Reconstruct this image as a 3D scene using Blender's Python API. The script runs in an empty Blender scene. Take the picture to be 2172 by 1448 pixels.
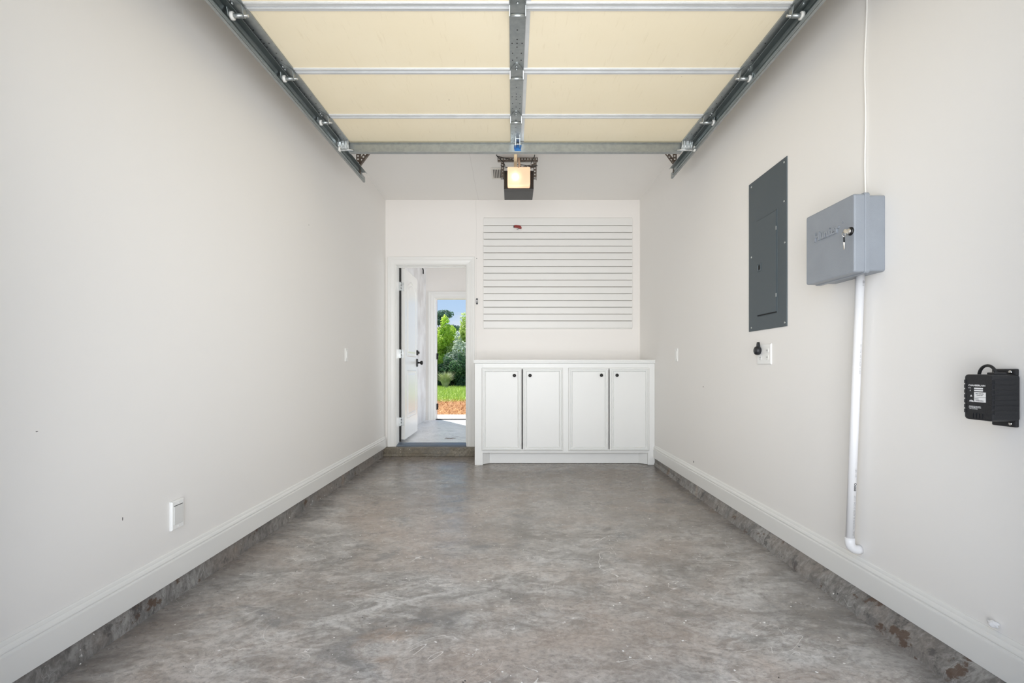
import bpy, bmesh, math, random
from mathutils import Vector, Matrix
R = math.radians
random.seed(7)
S = bpy.context.scene
C = S.collection

# ------------------------------------------------------------------ camera
# X to the right, Y into the garage, Z up; the camera stands in the garage doorway
CAM_Z = 0.985
FPX = 1040.0
cd = bpy.data.cameras.new('camera'); cam = bpy.data.objects.new('camera', cd); C.objects.link(cam)
cam.location = (0, 0, CAM_Z); cam.rotation_euler = (R(90), 0, 0)
cd.sensor_width = 36.0; cd.lens = FPX / 2172 * 36.0
cd.shift_x = -0.0005; cd.shift_y = 56 / 2172
cd.clip_start = 0.05; cd.clip_end = 500
S.camera = cam

# ------------------------------------------------------------------ world, sun, daylight fill lamps, exposure
def world():
    w = bpy.data.worlds.new('sky'); S.world = w; w.use_nodes = True
    t = w.node_tree; n = t.nodes; n.clear(); L = t.links.new
    out = n.new('ShaderNodeOutputWorld'); bg = n.new('ShaderNodeBackground')
    tc = n.new('ShaderNodeTexCoord'); sep = n.new('ShaderNodeSeparateXYZ')
    L(tc.outputs['Generated'], sep.inputs[0])
    ramp = n.new('ShaderNodeValToRGB'); L(sep.outputs['Z'], ramp.inputs[0])
    e = ramp.color_ramp.elements
    e[0].position = 0.0; e[0].color = (0.66, 0.80, 0.96, 1)
    e[1].position = 0.75; e[1].color = (0.28, 0.50, 0.92, 1)
    k = e.new(0.14); k.color = (0.50, 0.70, 0.97, 1)
    mp = n.new('ShaderNodeMapping'); mp.inputs['Scale'].default_value = (1.6, 1.6, 5.0)
    mp.inputs['Location'].default_value = (3.1, 0.4, 1.9)
    L(tc.outputs['Generated'], mp.inputs[0])
    ns = n.new('ShaderNodeTexNoise'); ns.inputs['Scale'].default_value = 2.2
    ns.inputs['Detail'].default_value = 7; ns.inputs['Roughness'].default_value = 0.55
    L(mp.outputs[0], ns.inputs['Vector'])
    cr = n.new('ShaderNodeValToRGB'); L(ns.outputs['Fac'], cr.inputs[0])
    cr.color_ramp.elements[0].position = 0.50; cr.color_ramp.elements[0].color = (0, 0, 0, 1)
    cr.color_ramp.elements[1].position = 0.66; cr.color_ramp.elements[1].color = (1, 1, 1, 1)
    mx = n.new('ShaderNodeMix'); mx.data_type = 'RGBA'
    L(cr.outputs[0], mx.inputs[0]); L(ramp.outputs[0], mx.inputs[6]); mx.inputs[7].default_value = (1, 0.99, 0.98, 1)
    L(mx.outputs[2], bg.inputs[0]); bg.inputs[1].default_value = 0.93
    L(bg.outputs[0], out.inputs[0])
world()

def lamp(name, kind, loc, rot, energy, color, **kw):
    d = bpy.data.lights.new(name, kind); o = bpy.data.objects.new(name, d); C.objects.link(o)
    o.location = loc; o.rotation_euler = rot; d.energy = energy; d.color = color
    for k, v in kw.items(): setattr(d, k, v)
    return o
# high sun from behind the house, a little from the left
lamp('sun', 'SUN', (-6, 14, 12), (R(32), 0, R(211)), 7.5, (1.0, 0.95, 0.87), angle=R(0.6))
# added fill lamps boosting daylight: across the garage opening and the passage's made-up opening
lamp('daylight_fill_garage', 'AREA', (0.02, 0.80, 1.16), (R(98), 0, 0), 45.5, (0.97, 0.985, 1.0),
     shape='RECTANGLE', size=2.4, size_y=2.25, spread=R(114))
lamp('daylight_fill_passage', 'AREA', (2.9, 6.95, 1.2), (R(90), 0, R(90)), 37, (0.95, 0.98, 1.0),
     shape='RECTANGLE', size=2.1, size_y=2.1)
S.view_settings.view_transform = 'Standard'; S.view_settings.look = 'None'
S.view_settings.exposure = 0.0; S.view_settings.gamma = 1.0; S.view_settings.use_curve_mapping = False
try: S.cycles.max_bounces = 14; S.cycles.diffuse_bounces = 8; S.cycles.use_denoising = True
except Exception: pass

# ------------------------------------------------------------------ helpers
WO = {}                                             # world origin of every object
class MB:
    """collects shapes in world coordinates; build() links them as one mesh object"""
    def __init__(s): s.v = []; s.f = []; s.sm = []
    def add(s, vs, fs, smooth=False):
        o = len(s.v); s.v += [tuple(p) for p in vs]
        s.f += [tuple(i + o for i in f) for f in fs]; s.sm += [smooth] * len(fs); return s
    def box(s, x0, x1, y0, y1, z0, z1):
        vs = [(x, y, z) for z in (z0, z1) for y in (y0, y1) for x in (x0, x1)]
        return s.add(vs, [(0, 2, 3, 1), (4, 5, 7, 6), (0, 1, 5, 4), (2, 6, 7, 3), (0, 4, 6, 2), (1, 3, 7, 5)])
    def hexa(s, a, b):                              # two quads of four points each
        vs = list(a) + list(b)
        return s.add(vs, [(0, 3, 2, 1), (4, 5, 6, 7), (0, 1, 5, 4), (1, 2, 6, 5), (2, 3, 7, 6), (3, 0, 4, 7)])
    def ext(s, poly, m0, m1, smooth=False):         # polygon swept between two placings, with caps
        n = len(poly); a = [m0(*p) for p in poly]; b = [m1(*p) for p in poly]
        fs = [(i, (i + 1) % n, n + (i + 1) % n, n + i) for i in range(n)]
        s.add(a + b, fs, smooth)
        o = len(s.v) - 2 * n
        s.f += [tuple(o + i for i in reversed(range(n))), tuple(o + n + i for i in range(n))]; s.sm += [False, False]
        return s
    def rod(s, p, q, r0, r1=None, n=12, caps=True, smooth=True):
        p = Vector(p); q = Vector(q); r1 = r0 if r1 is None else r1
        d = (q - p).normalized(); u = d.orthogonal().normalized(); w = d.cross(u)
        ring = lambda c, r: [c + (u * math.cos(a) + w * math.sin(a)) * r for a in (2 * math.pi * i / n for i in range(n))]
        o = len(s.v)
        s.add(ring(p, r0) + ring(q, r1), [(i, (i + 1) % n, n + (i + 1) % n, n + i) for i in range(n)], smooth)
        if caps:
            s.f += [tuple(o + i for i in reversed(range(n))), tuple(o + n + i for i in range(n))]; s.sm += [False, False]
        return s
    def lathe(s, p, d, prof, n=20, up=None):        # prof: (distance along d, radius)
        p = Vector(p); d = Vector(d).normalized(); u = d.orthogonal().normalized(); w = d.cross(u)
        vs = []; fs = []
        for t, r in prof:
            for i in range(n):
                a = 2 * math.pi * i / n; vs.append(p + d * t + (u * math.cos(a) + w * math.sin(a)) * r)
        for k in range(len(prof) - 1):
            for i in range(n):
                j = (i + 1) % n; fs.append((k * n + i, k * n + j, (k + 1) * n + j, (k + 1) * n + i))
        o = len(s.v); s.add(vs, fs, True)
        s.f += [tuple(o + i for i in reversed(range(n))), tuple(o + (len(prof) - 1) * n + i for i in range(n))]; s.sm += [False, False]
        return s
    def tube(s, pts, r, n=8, caps=True):
        pts = [Vector(p) for p in pts]; o = len(s.v); m = len(pts)
        t0 = (pts[1] - pts[0]).normalized(); u = t0.orthogonal().normalized()
        vs = []
        for k, p in enumerate(pts):
            t = (pts[min(k + 1, m - 1)] - pts[max(k - 1, 0)]).normalized()
            u = (u - t * u.dot(t)).normalized(); w = t.cross(u)
            rr = r[k] if isinstance(r, (list, tuple)) else r
            vs += [p + (u * math.cos(a) + w * math.sin(a)) * rr for a in (2 * math.pi * i / n for i in range(n))]
        fs = [(k * n + i, k * n + (i + 1) % n, (k + 1) * n + (i + 1) % n, (k + 1) * n + i) for k in range(m - 1) for i in range(n)]
        s.add(vs, fs, True)
        if caps:
            s.f += [tuple(o + i for i in reversed(range(n))), tuple(o + (m - 1) * n + i for i in range(n))]; s.sm += [False, False]
        return s
    def rings(s, loops, cap=True):                  # nested loops of equal length, last one capped
        n = len(loops[0]); o = len(s.v); vs = [p for l in loops for p in l]
        fs = [(k * n + i, k * n + (i + 1) % n, (k + 1) * n + (i + 1) % n, (k + 1) * n + i) for k in range(len(loops) - 1) for i in range(n)]
        s.add(vs, fs)
        if cap: s.f.append(tuple(o + (len(loops) - 1) * n + i for i in range(n))); s.sm.append(False)
        return s
    def build(s, name, mat, parent=None, bevel=0, seg=2, origin=None, angle=30):
        xs = [p[0] for p in s.v]; ys = [p[1] for p in s.v]; zs = [p[2] for p in s.v]
        org = Vector(origin) if origin else Vector(((min(xs) + max(xs)) / 2, (min(ys) + max(ys)) / 2, min(zs)))
        me = bpy.data.meshes.new(name)
        me.from_pydata([tuple(Vector(p) - org) for p in s.v], [], s.f)
        me.polygons.foreach_set('use_smooth', s.sm)
        bm = bmesh.new(); bm.from_mesh(me)
        bmesh.ops.recalc_face_normals(bm, faces=bm.faces)
        if bevel:
            ed = [e for e in bm.edges if len(e.link_faces) == 2 and e.calc_face_angle(0) > R(angle)]
            bmesh.ops.bevel(bm, geom=ed, offset=bevel, segments=seg, profile=0.5, affect='EDGES', clamp_overlap=True)
        bm.to_mesh(me); bm.free()
        me.materials.append(mat)
        o = bpy.data.objects.new(name, me); C.objects.link(o)
        place(o, org, parent); return o
def place(o, org, parent):
    WO[o.name] = Vector(org)
    if parent: o.parent = parent; o.location = Vector(org) - WO[parent.name]
    else: o.location = org
def tag(o, label=None, cat=None, group=None, kind=None):
    if label: o['label'] = label
    if cat: o['category'] = cat
    if group: o['group'] = group
    if kind: o['kind'] = kind
    return o
def thing(name, loc, label, cat, group=None, kind=None):
    o = bpy.data.objects.new(name, None); C.objects.link(o); o.empty_display_size = 0.05
    place(o, Vector(loc), None); return tag(o, label, cat, group, kind)
def copy_part(o, parent, delta):                    # same mesh, moved by delta in world space
    c = o.copy(); C.objects.link(c); place(c, WO[o.name] + Vector(delta), parent); return c
def struct(name, mb, mat, label, bevel=0, cat=None, seg=2):
    return tag(mb.build(name, mat, None, bevel, seg), label, cat, None, 'structure')
def lettering(name, body, mat, parent, loc, xa, ya, size, extrude=0.0, offset=0.0, width=None, align='CENTER'):
    cu = bpy.data.curves.new(name, 'FONT'); cu.body = body; cu.size = size; cu.extrude = extrude; cu.offset = offset
    cu.align_x = align; cu.align_y = 'CENTER'; cu.resolution_u = 3
    t = bpy.data.objects.new(name + '_tmp', cu); C.objects.link(t)
    dg = bpy.context.evaluated_depsgraph_get(); dg.update()
    me = bpy.data.meshes.new_from_object(t.evaluated_get(dg)); bpy.data.objects.remove(t); bpy.data.curves.remove(cu)
    xa = Vector(xa).normalized(); ya = Vector(ya).normalized(); za = xa.cross(ya)
    k = 1.0
    if width:
        xs = [v.co.x for v in me.vertices]; k = width / (max(xs) - min(xs))
    for v in me.vertices:
        c = v.co.copy(); v.co = xa * c.x * k + ya * c.y + za * c.z
    me.name = name; me.materials.clear(); me.materials.append(mat)
    o = bpy.data.objects.new(name, me); C.objects.link(o); place(o, Vector(loc), parent); return o

# ------------------------------------------------------------------ materials
def mat(name, col, rough=0.5, metal=0.0, bump=0.0, bscale=60, var=0.0, vscale=3.0, spec=0.5, col2=None, stretch=(1, 1, 1), coat=0):
    m = bpy.data.materials.new(name); m.use_nodes = True; t = m.node_tree; n = t.nodes; L = t.links.new
    b = n['Principled BSDF']; b.inputs['Roughness'].default_value = rough; b.inputs['Metallic'].default_value = metal
    b.inputs['Base Color'].default_value = (*col, 1); b.inputs['Specular IOR Level'].default_value = spec
    b.inputs['Coat Weight'].default_value = coat
    g = n.new('ShaderNodeNewGeometry'); mp = n.new('ShaderNodeMapping'); mp.inputs['Scale'].default_value = stretch
    L(g.outputs['Position'], mp.inputs[0])
    if var or col2:
        ns = n.new('ShaderNodeTexNoise'); ns.inputs['Scale'].default_value = vscale; ns.inputs['Detail'].default_value = 5
        L(mp.outputs[0], ns.inputs['Vector'])
        rp = n.new('ShaderNodeValToRGB'); L(ns.outputs['Fac'], rp.inputs[0])
        c2 = col2 or tuple(c * (1 - var) for c in col)
        rp.color_ramp.elements[0].position = 0.35; rp.color_ramp.elements[0].color = (*c2, 1)
        rp.color_ramp.elements[1].position = 0.65; rp.color_ramp.elements[1].color = (*col, 1)
        L(rp.outputs[0], b.inputs['Base Color'])
    if bump:
        nb = n.new('ShaderNodeTexNoise'); nb.inputs['Scale'].default_value = bscale; nb.inputs['Detail'].default_value = 3
        L(mp.outputs[0], nb.inputs['Vector'])
        bp = n.new('ShaderNodeBump'); bp.inputs['Strength'].default_value = bump; bp.inputs['Distance'].default_value = 0.002
        L(nb.outputs['Fac'], bp.inputs['Height']); L(bp.outputs[0], b.inputs['Normal'])
    return m
class NT:
    """small helper for longer node graphs"""
    def __init__(s, name):
        s.m = bpy.data.materials.new(name); s.m.use_nodes = True; s.t = s.m.node_tree; s.b = s.t.nodes['Principled BSDF']
        s.g = s.t.nodes.new('ShaderNodeNewGeometry'); s.pos = s.g.outputs['Position']
    def L(s, a, b): s.t.links.new(a, b)
    def map(s, scale=(1, 1, 1), loc=(0, 0, 0), rot=(0, 0, 0), src=None):
        k = s.t.nodes.new('ShaderNodeMapping'); k.inputs['Scale'].default_value = scale; k.inputs['Location'].default_value = loc
        k.inputs['Rotation'].default_value = rot; s.L(src or s.pos, k.inputs[0]); return k.outputs[0]
    def noise(s, vec, scale, detail=6, rough=0.55, dist=0.0):
        k = s.t.nodes.new('ShaderNodeTexNoise'); k.inputs['Scale'].default_value = scale; k.inputs['Detail'].default_value = detail
        k.inputs['Roughness'].default_value = rough; k.inputs['Distortion'].default_value = dist
        s.L(vec, k.inputs['Vector']); return k.outputs['Fac']
    def voro(s, vec, scale, feature='F1', out='Distance'):
        k = s.t.nodes.new('ShaderNodeTexVoronoi'); k.feature = feature; k.inputs['Scale'].default_value = scale
        s.L(vec, k.inputs['Vector']); return k.outputs[out]
    def ramp(s, fac, stops):
        k = s.t.nodes.new('ShaderNodeValToRGB'); s.L(fac, k.inputs[0]); e = k.color_ramp.elements
        for i, (p, c) in enumerate(stops):
            q = e[i] if i < 2 else e.new(p)
            q.position = p; q.color = (*c, 1) if isinstance(c, tuple) else (c, c, c, 1)
        return k.outputs[0]
    def math(s, op, a, b=0.0, c=None):
        k = s.t.nodes.new('ShaderNodeMath'); k.operation = op
        for i, x in enumerate((a, b, c)):
            if x is None: continue
            if isinstance(x, (int, float)): k.inputs[i].default_value = x
            else: s.L(x, k.inputs[i])
        return k.outputs[0]
    def mix(s, f, a, b, mode='MIX'):
        k = s.t.nodes.new('ShaderNodeMix'); k.data_type = 'RGBA'; k.blend_type = mode
        for i, x in ((0, f), (6, a), (7, b)):
            if isinstance(x, (int, float)): k.inputs[i].default_value = x
            elif isinstance(x, tuple): k.inputs[i].default_value = (*x, 1)
            else: s.L(x, k.inputs[i])
        return k.outputs[2]
    def xyz(s):
        k = s.t.nodes.new('ShaderNodeSeparateXYZ'); s.L(s.pos, k.inputs[0]); return k.outputs
    def bump(s, h, strength, dist=0.002):
        k = s.t.nodes.new('ShaderNodeBump'); k.inputs['Strength'].default_value = strength; k.inputs['Distance'].default_value = dist
        s.L(h, k.inputs['Height']); s.L(k.outputs[0], s.b.inputs['Normal'])

def wall_paint(name, col, marks=(), axis='x', seam=None):
    """flat wall paint; marks = small scuffs (y or x, z, half width, half height) that sit in the paint"""
    k = NT(name); x, y, z = k.xyz()
    c = k.mix(k.noise(k.map(), 1.3, 4), tuple(v * 0.985 for v in col), col)
    u = y if axis == 'x' else x
    for (a, b, ra, rb) in marks:
        da = k.math('DIVIDE', k.math('SUBTRACT', u, a), ra); db = k.math('DIVIDE', k.math('SUBTRACT', z, b), rb)
        d = k.math('ADD', k.math('MULTIPLY', da, da), k.math('MULTIPLY', db, db))
        c = k.mix(k.math('LESS_THAN', d, 1.0), c, (0.12, 0.115, 0.11))
    if seam is not None:
        w = k.math('ADD', x, k.math('MULTIPLY', k.noise(k.map(), 3.0, 2), 0.02))
        c = k.mix(k.math('MULTIPLY', k.math('LESS_THAN', k.math('ABSOLUTE', k.math('SUBTRACT', w, seam + 0.01)), 0.0016), 0.35), c, (0.45, 0.43, 0.41))
    k.L(c, k.b.inputs['Base Color']); k.b.inputs['Roughness'].default_value = 0.55
    k.b.inputs['Specular IOR Level'].default_value = 0.35
    k.bump(k.noise(k.map(), 90, 3), 0.06); return k.m
WALL = (0.85, 0.832, 0.805)
M = {}
def dep(px, X): return FPX * X / abs(px - 1087)
def zof(py, d): return CAM_Z + (780 - py) * d / FPX
M['wall_l'] = wall_paint('wall_paint_left', WALL, [(dep(78, 1.44), zof(915, dep(78, 1.44)), .004, .0014), (dep(260, 1.44), zof(1100, dep(260, 1.44)), .0022, .007),
                                                 (dep(655, 1.44), zof(477, dep(655, 1.44)), .004, .003)])
M['wall_r'] = wall_paint('wall_paint_right', WALL, [(dep(1470, 1.44), zof(979, dep(1470, 1.44)), .008, .009), (dep(1490.5, 1.44), zof(820, dep(1490.5, 1.44)), .006, .004)])
M['wall_b'] = wall_paint('wall_paint_back', (0.86, 0.832, 0.80), [((1011 - 1087) / 187., zof(548, 5.56), .004, .004), ((1005 - 1087) / 187., zof(745, 5.56), .003, .005)], 'y', -0.412)
M['ceil'] = wall_paint('ceiling_paint', (0.85, 0.832, 0.805), [], 'y', -0.385)
M['trim'] = mat('trim_paint', (0.82, 0.815, 0.79), 0.32, var=0.03, vscale=2)
M['cab'] = mat('cabinet_paint', (0.81, 0.815, 0.80), 0.38, var=0.02, vscale=2)
M['slat'] = mat('slatwall_laminate', (0.80, 0.79, 0.765), 0.4)
M['slatback'] = mat('slatwall_groove_shade', (0.42, 0.40, 0.37), 0.6)  # grey backing; the shade of the grooves is put into its colour
M['brickm'] = mat('outer_mould', (0.55, 0.47, 0.44), 0.7)
M['doorw'] = mat('door_paint', (0.82, 0.815, 0.79), 0.25)
M['pass'] = mat('passage_plaster', (0.74, 0.745, 0.755), 0.6, bump=0.5, bscale=40, col2=(0.58, 0.57, 0.57), vscale=4)
M['plate'] = mat('white_plastic', (0.86, 0.86, 0.84), 0.3)
M['inserts'] = mat('pale_grey_plastic', (0.72, 0.72, 0.70), 0.35)
M['pvc'] = mat('pvc_pipe', (0.80, 0.80, 0.81), 0.28)
M['black'] = mat('black_plastic', (0.012, 0.013, 0.016), 0.4, bump=0.25, bscale=250)
M['blackmetal'] = mat('black_bronze', (0.012, 0.011, 0.011), 0.35, metal=0.4)
M['cord'] = mat('black_cord', (0.015, 0.015, 0.015), 0.5)
M['galv'] = mat('galvanised_steel', (0.38, 0.405, 0.405), 0.33, metal=0.8, col2=(0.32, 0.345, 0.35), vscale=40)
M['galvd'] = mat('dark_galvanised_track', (0.30, 0.335, 0.34), 0.34, metal=0.9, col2=(0.20, 0.235, 0.24), vscale=10, stretch=(1, .2, 1))
M['galvl'] = mat('bright_zinc', (0.68, 0.70, 0.70), 0.30, metal=0.9, col2=(0.5, 0.52, 0.52), vscale=30)
M['rail'] = mat('pale_steel_rail', (0.70, 0.715, 0.72), 0.35, metal=0.35, var=0.08, vscale=12)
M['rust'] = mat('weathered_steel_angle', (0.24, 0.21, 0.18), 0.5, metal=0.6, col2=(0.13, 0.10, 0.08), vscale=30)
M['hole'] = mat('punched_hole', (0.01, 0.01, 0.01), 0.8)
M['nylon'] = mat('nylon_roller', (0.72, 0.72, 0.69), 0.4)
M['bluep'] = mat('blue_spray_paint', (0.006, 0.07, 0.26), 0.4, col2=(0.02, 0.16, 0.42), vscale=60)
M['ctrl'] = mat('grey_plastic', (0.27, 0.295, 0.33), 0.42, bump=0.35, bscale=300, var=0.06, vscale=12)
M['panel'] = mat('panel_steel_paint', (0.072, 0.092, 0.104), 0.5, bump=0.12, bscale=180)
M['chrome'] = mat('chrome', (0.75, 0.73, 0.70), 0.18, metal=1.0)
M['brass'] = mat('dull_brass_key', (0.55, 0.50, 0.42), 0.3, metal=0.9)
M['labelw'] = mat('label_white', (0.80, 0.80, 0.80), 0.5)
M['ink'] = mat('black_print', (0.05, 0.05, 0.05), 0.6)
M['inkg'] = mat('grey_print', (0.38, 0.38, 0.38), 0.6)
M['inkw'] = mat('white_print', (0.75, 0.75, 0.75), 0.5)
M['red'] = mat('red_plastic', (0.26, 0.035, 0.03), 0.35)
M['copper'] = mat('tan_cord', (0.55, 0.36, 0.24), 0.5)
M['wirew'] = mat('white_cable', (0.85, 0.84, 0.81), 0.4)
M['thresh'] = mat('blue_grey_aluminium', (0.20, 0.24, 0.30), 0.28, metal=0.8)
M['opener'] = mat('opener_black_metal', (0.026, 0.025, 0.024), 0.4)
M['caulk'] = mat('white_caulk', (0.85, 0.85, 0.86), 0.5, bump=0.6, bscale=120)
M['vent'] = mat('vent_paint', (0.74, 0.71, 0.66), 0.45)
M['dark'] = mat('dark_recess', (0.06, 0.05, 0.045), 0.8)
M['wedge'] = mat('gap_shade_strip', (0.01, 0.01, 0.01), 0.7)  # near-black for the strip that paints the gap's shade, and for the outer sill
M['twig'] = mat('dry_debris', (0.22, 0.19, 0.17), 0.8)

def foam():
    k = NT('cream_foam_backing')
    c = k.mix(k.noise(k.map(), 2.0, 5), (0.86, 0.755, 0.54), (0.91, 0.82, 0.63))
    st = k.noise(k.map((26, 2.2, 1)), 3.0, 4, 0.6)                    # faint streaks along the door
    c = k.mix(k.ramp(st, [(0.60, 0.0), (0.80, 0.35)]), c, (0.66, 0.55, 0.36))
    sp = k.math('LESS_THAN', k.voro(k.map(), 14), 0.055)
    sel = k.math('GREATER_THAN', k.noise(k.map(), 5.0, 2), 0.62)
    c = k.mix(k.math('MULTIPLY', k.math('MULTIPLY', sp, sel), 0.6), c, (0.25, 0.17, 0.10))
    k.L(c, k.b.inputs['Base Color']); k.b.inputs['Roughness'].default_value = 0.6
    k.bump(k.noise(k.map(), 60, 3), 0.1); return k.m
M['foam'] = foam()

def concrete(name, light, mid, dark, tan, gloss=0.34, side_dirt=True, spots=False, sc=1.0, back_tan=False):
    k = NT(name); x, y, z = k.xyz()
    dim = lambda c, f: tuple(min(1, v * f) for v in c)
    big = k.noise(k.map((1, 1.2, 1)), 1.6 * sc, 10, 0.70, 0.7)
    c = k.ramp(big, [(0.34, dark), (0.62, light), (0.48, mid)])
    med = k.noise(k.map((1.0, 1.7, 1), (4, 2, 0)), 5.2 * sc, 9, 0.72, 1.4)      # trowelled blotches
    c = k.mix(k.ramp(med, [(0.40, 0.85), (0.56, 0.0)]), c, dim(dark, 0.86))
    lt = k.noise(k.map((1, 1.5, 1), (1, 7, 0)), 7.0 * sc, 8, 0.70, 1.0)
    c = k.mix(k.ramp(lt, [(0.53, 0.0), (0.68, 0.60)]), c, dim(light, 1.18))
    tn = k.noise(k.map((1, 1, 1), (9, 1, 3)), 1.1 * sc, 7, 0.66, 0.5)
    tf = k.ramp(tn, [(0.44, 0.0), (0.64, 0.70)])
    c = k.mix(tf, c, tan)
    if back_tan:                                                      # browner and darker towards the cabinet
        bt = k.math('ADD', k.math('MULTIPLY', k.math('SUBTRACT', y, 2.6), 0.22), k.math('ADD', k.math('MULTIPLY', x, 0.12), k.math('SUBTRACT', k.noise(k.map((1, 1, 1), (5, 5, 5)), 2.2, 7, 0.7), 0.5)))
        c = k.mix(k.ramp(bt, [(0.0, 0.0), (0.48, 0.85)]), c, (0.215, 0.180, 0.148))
    bl = k.noise(k.map((1, 1.4, 1), (2, 5, 1)), 2.0 * sc, 9, 0.72, 0.9)
    c = k.mix(k.ramp(bl, [(0.56, 0.0), (0.66, 0.62)]), c, dim((0.145, 0.148, 0.152), 1.0 if sc < 3 else 1))
    orn = k.noise(k.map((1, 1.2, 1), (12, 8, 1)), 1.5 * sc, 5, 0.6, 0.4)         # rusty patches
    c = k.mix(k.ramp(orn, [(0.63, 0.0), (0.74, 0.55)]), c, (0.36, 0.22, 0.13))
    fine = k.noise(k.map((1, 1.25, 1)), 42, 8, 0.75, 0.5)
    c = k.mix(k.ramp(fine, [(0.36, 0.60), (0.52, 0.0)]), c, dim(dark, 0.72))
    c = k.mix(k.ramp(fine, [(0.56, 0.0), (0.70, 0.40)]), c, dim(light, 1.25))
    for loc, sc_, th in (((6, 3, 0), 1.9, 0.0014), ((16, 1, 0), 3.1, 0.0014)):    # long thin scratches
        ls = k.noise(k.map((1, 1.15, 1), loc), sc_, 2, 0.5, 1.6)
        ln = k.math('LESS_THAN', k.math('ABSOLUTE', k.math('SUBTRACT', ls, 0.52)), th)
        lm = k.math('GREATER_THAN', k.noise(k.map((1, 1, 1), (loc[1], 3, 3)), 3.0, 3), 0.54)
        c = k.mix(k.math('MULTIPLY', k.math('MULTIPLY', ln, lm), 0.6), c, dim(light, 1.5))
    # paint drips, white chips and dark specks
    for scl, r, th, col, loc in ((19, 0.10, 0.56, (0.85, 0.84, 0.82), (0, 0, 0)), (9, 0.06, 0.5, (0.78, 0.76, 0.74), (3, 1, 0)), (30, 0.12, 0.60, (0.82, 0.80, 0.78), (11, 2, 0)), (14, 0.06, 0.54, (0.04, 0.04, 0.04), (7, 4, 0))):
        v = k.math('LESS_THAN', k.math('ADD', k.voro(k.map((1, 1, 1), loc), scl), k.math('MULTIPLY', k.math('SUBTRACT', k.noise(k.map((1, 1, 1), loc), 130, 3, 0.7), 0.42), 0.22)), r)
        s2 = k.math('GREATER_THAN', k.noise(k.map((1, 1, 1), loc), 6.0, 3), th)
        c = k.mix(k.math('MULTIPLY', v, s2), c, col)
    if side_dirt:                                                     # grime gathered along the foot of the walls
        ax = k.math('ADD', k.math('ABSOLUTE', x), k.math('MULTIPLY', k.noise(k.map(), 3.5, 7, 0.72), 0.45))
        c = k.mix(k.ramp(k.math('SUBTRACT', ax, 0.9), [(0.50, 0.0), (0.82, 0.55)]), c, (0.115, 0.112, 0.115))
    if spots:
        v = k.noise(k.map((1, 1, 1.6)), 7.0, 6, 0.66)
        c = k.mix(k.ramp(v, [(0.60, 0.0), (0.635, 0.85)]), c, (0.10, 0.06, 0.04))
        v = k.noise(k.map((1, 1, 1), (8, 8, 8)), 11.0, 6, 0.7)
        c = k.mix(k.ramp(v, [(0.58, 0.0), (0.64, 0.7)]), c, (0.07, 0.065, 0.065))
    k.L(c, k.b.inputs['Base Color'])
    rg = k.ramp(k.noise(k.map((1, 1.5, 1)), 5.0, 6, 0.65), [(0.3, gloss - 0.06), (0.7, gloss + 0.14)])
    k.L(rg, k.b.inputs['Roughness']); k.b.inputs['Specular IOR Level'].default_value = 0.36
    k.bump(k.math('ADD', k.noise(k.map((1, 1.4, 1)), 16, 6, 0.6), k.math('MULTIPLY', fine, 0.25)), 0.22, 0.003); return k.m
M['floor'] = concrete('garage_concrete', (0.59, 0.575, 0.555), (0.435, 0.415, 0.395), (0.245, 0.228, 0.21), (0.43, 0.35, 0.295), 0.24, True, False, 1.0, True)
M['curb'] = concrete('curb_concrete', (0.37, 0.36, 0.345), (0.29, 0.28, 0.265), (0.17, 0.16, 0.152), (0.29, 0.25, 0.22), 0.55, False, True, 2.0)
M['step'] = concrete('step_concrete', (0.30, 0.275, 0.225), (0.23, 0.205, 0.16), (0.14, 0.12, 0.09), (0.21, 0.175, 0.125), 0.55, False, False, 2.0)
M['pfloor'] = concrete('passage_concrete', (0.84, 0.86, 0.89), (0.78, 0.80, 0.83), (0.68, 0.70, 0.73), (0.78, 0.78, 0.77), 0.3, False)
M['drive'] = concrete('driveway_concrete', (0.62, 0.60, 0.57), (0.55, 0.53, 0.50), (0.45, 0.43, 0.41), (0.5, 0.47, 0.42), 0.7, False)

# ------------------------------------------------------------------ the setting
XL, XR, YB, ZC = -1.44, 1.444, 5.56, 2.888
PF = 0.118                                                            # passage floor level
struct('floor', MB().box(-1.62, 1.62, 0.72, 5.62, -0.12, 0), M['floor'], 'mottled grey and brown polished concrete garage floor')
struct('wall_left', MB().box(-1.60, XL, 0.85, 5.69, 0.098, ZC), M['wall_l'], 'long off-white painted wall on the left of the garage')
struct('wall_right', MB().box(XR, 1.60, 0.85, 5.69, 0.084, ZC), M['wall_r'], 'long off-white painted wall carrying the grey boxes')
OX0, OX1, OZ = -1.321, -0.520, 2.15                                   # door opening in the back wall
wb = MB().box(XL, OX0, YB, 5.69, 0.0, ZC).box(OX0, OX1, YB, 5.69, OZ, ZC).box(OX1, XR, YB, 5.69, 0.0, ZC)
struct('wall_back', wb, M['wall_b'], 'off-white painted back wall with the doorway and slatted panel')
struct('ceiling', MB().box(-1.60, 1.60, 0.72, 5.69, ZC, 3.02), M['ceil'], 'flat off-white garage ceiling')
wf = MB().box(-1.60, -1.235, 0.72, 0.85, 0, ZC).box(1.275, 1.60, 0.72, 0.85, 0, ZC).box(-1.235, 1.275, 0.72, 0.85, 2.33, ZC)
struct('wall_front', wf, M['wall_r'], 'front wall of the garage around the raised overhead door')
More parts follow.
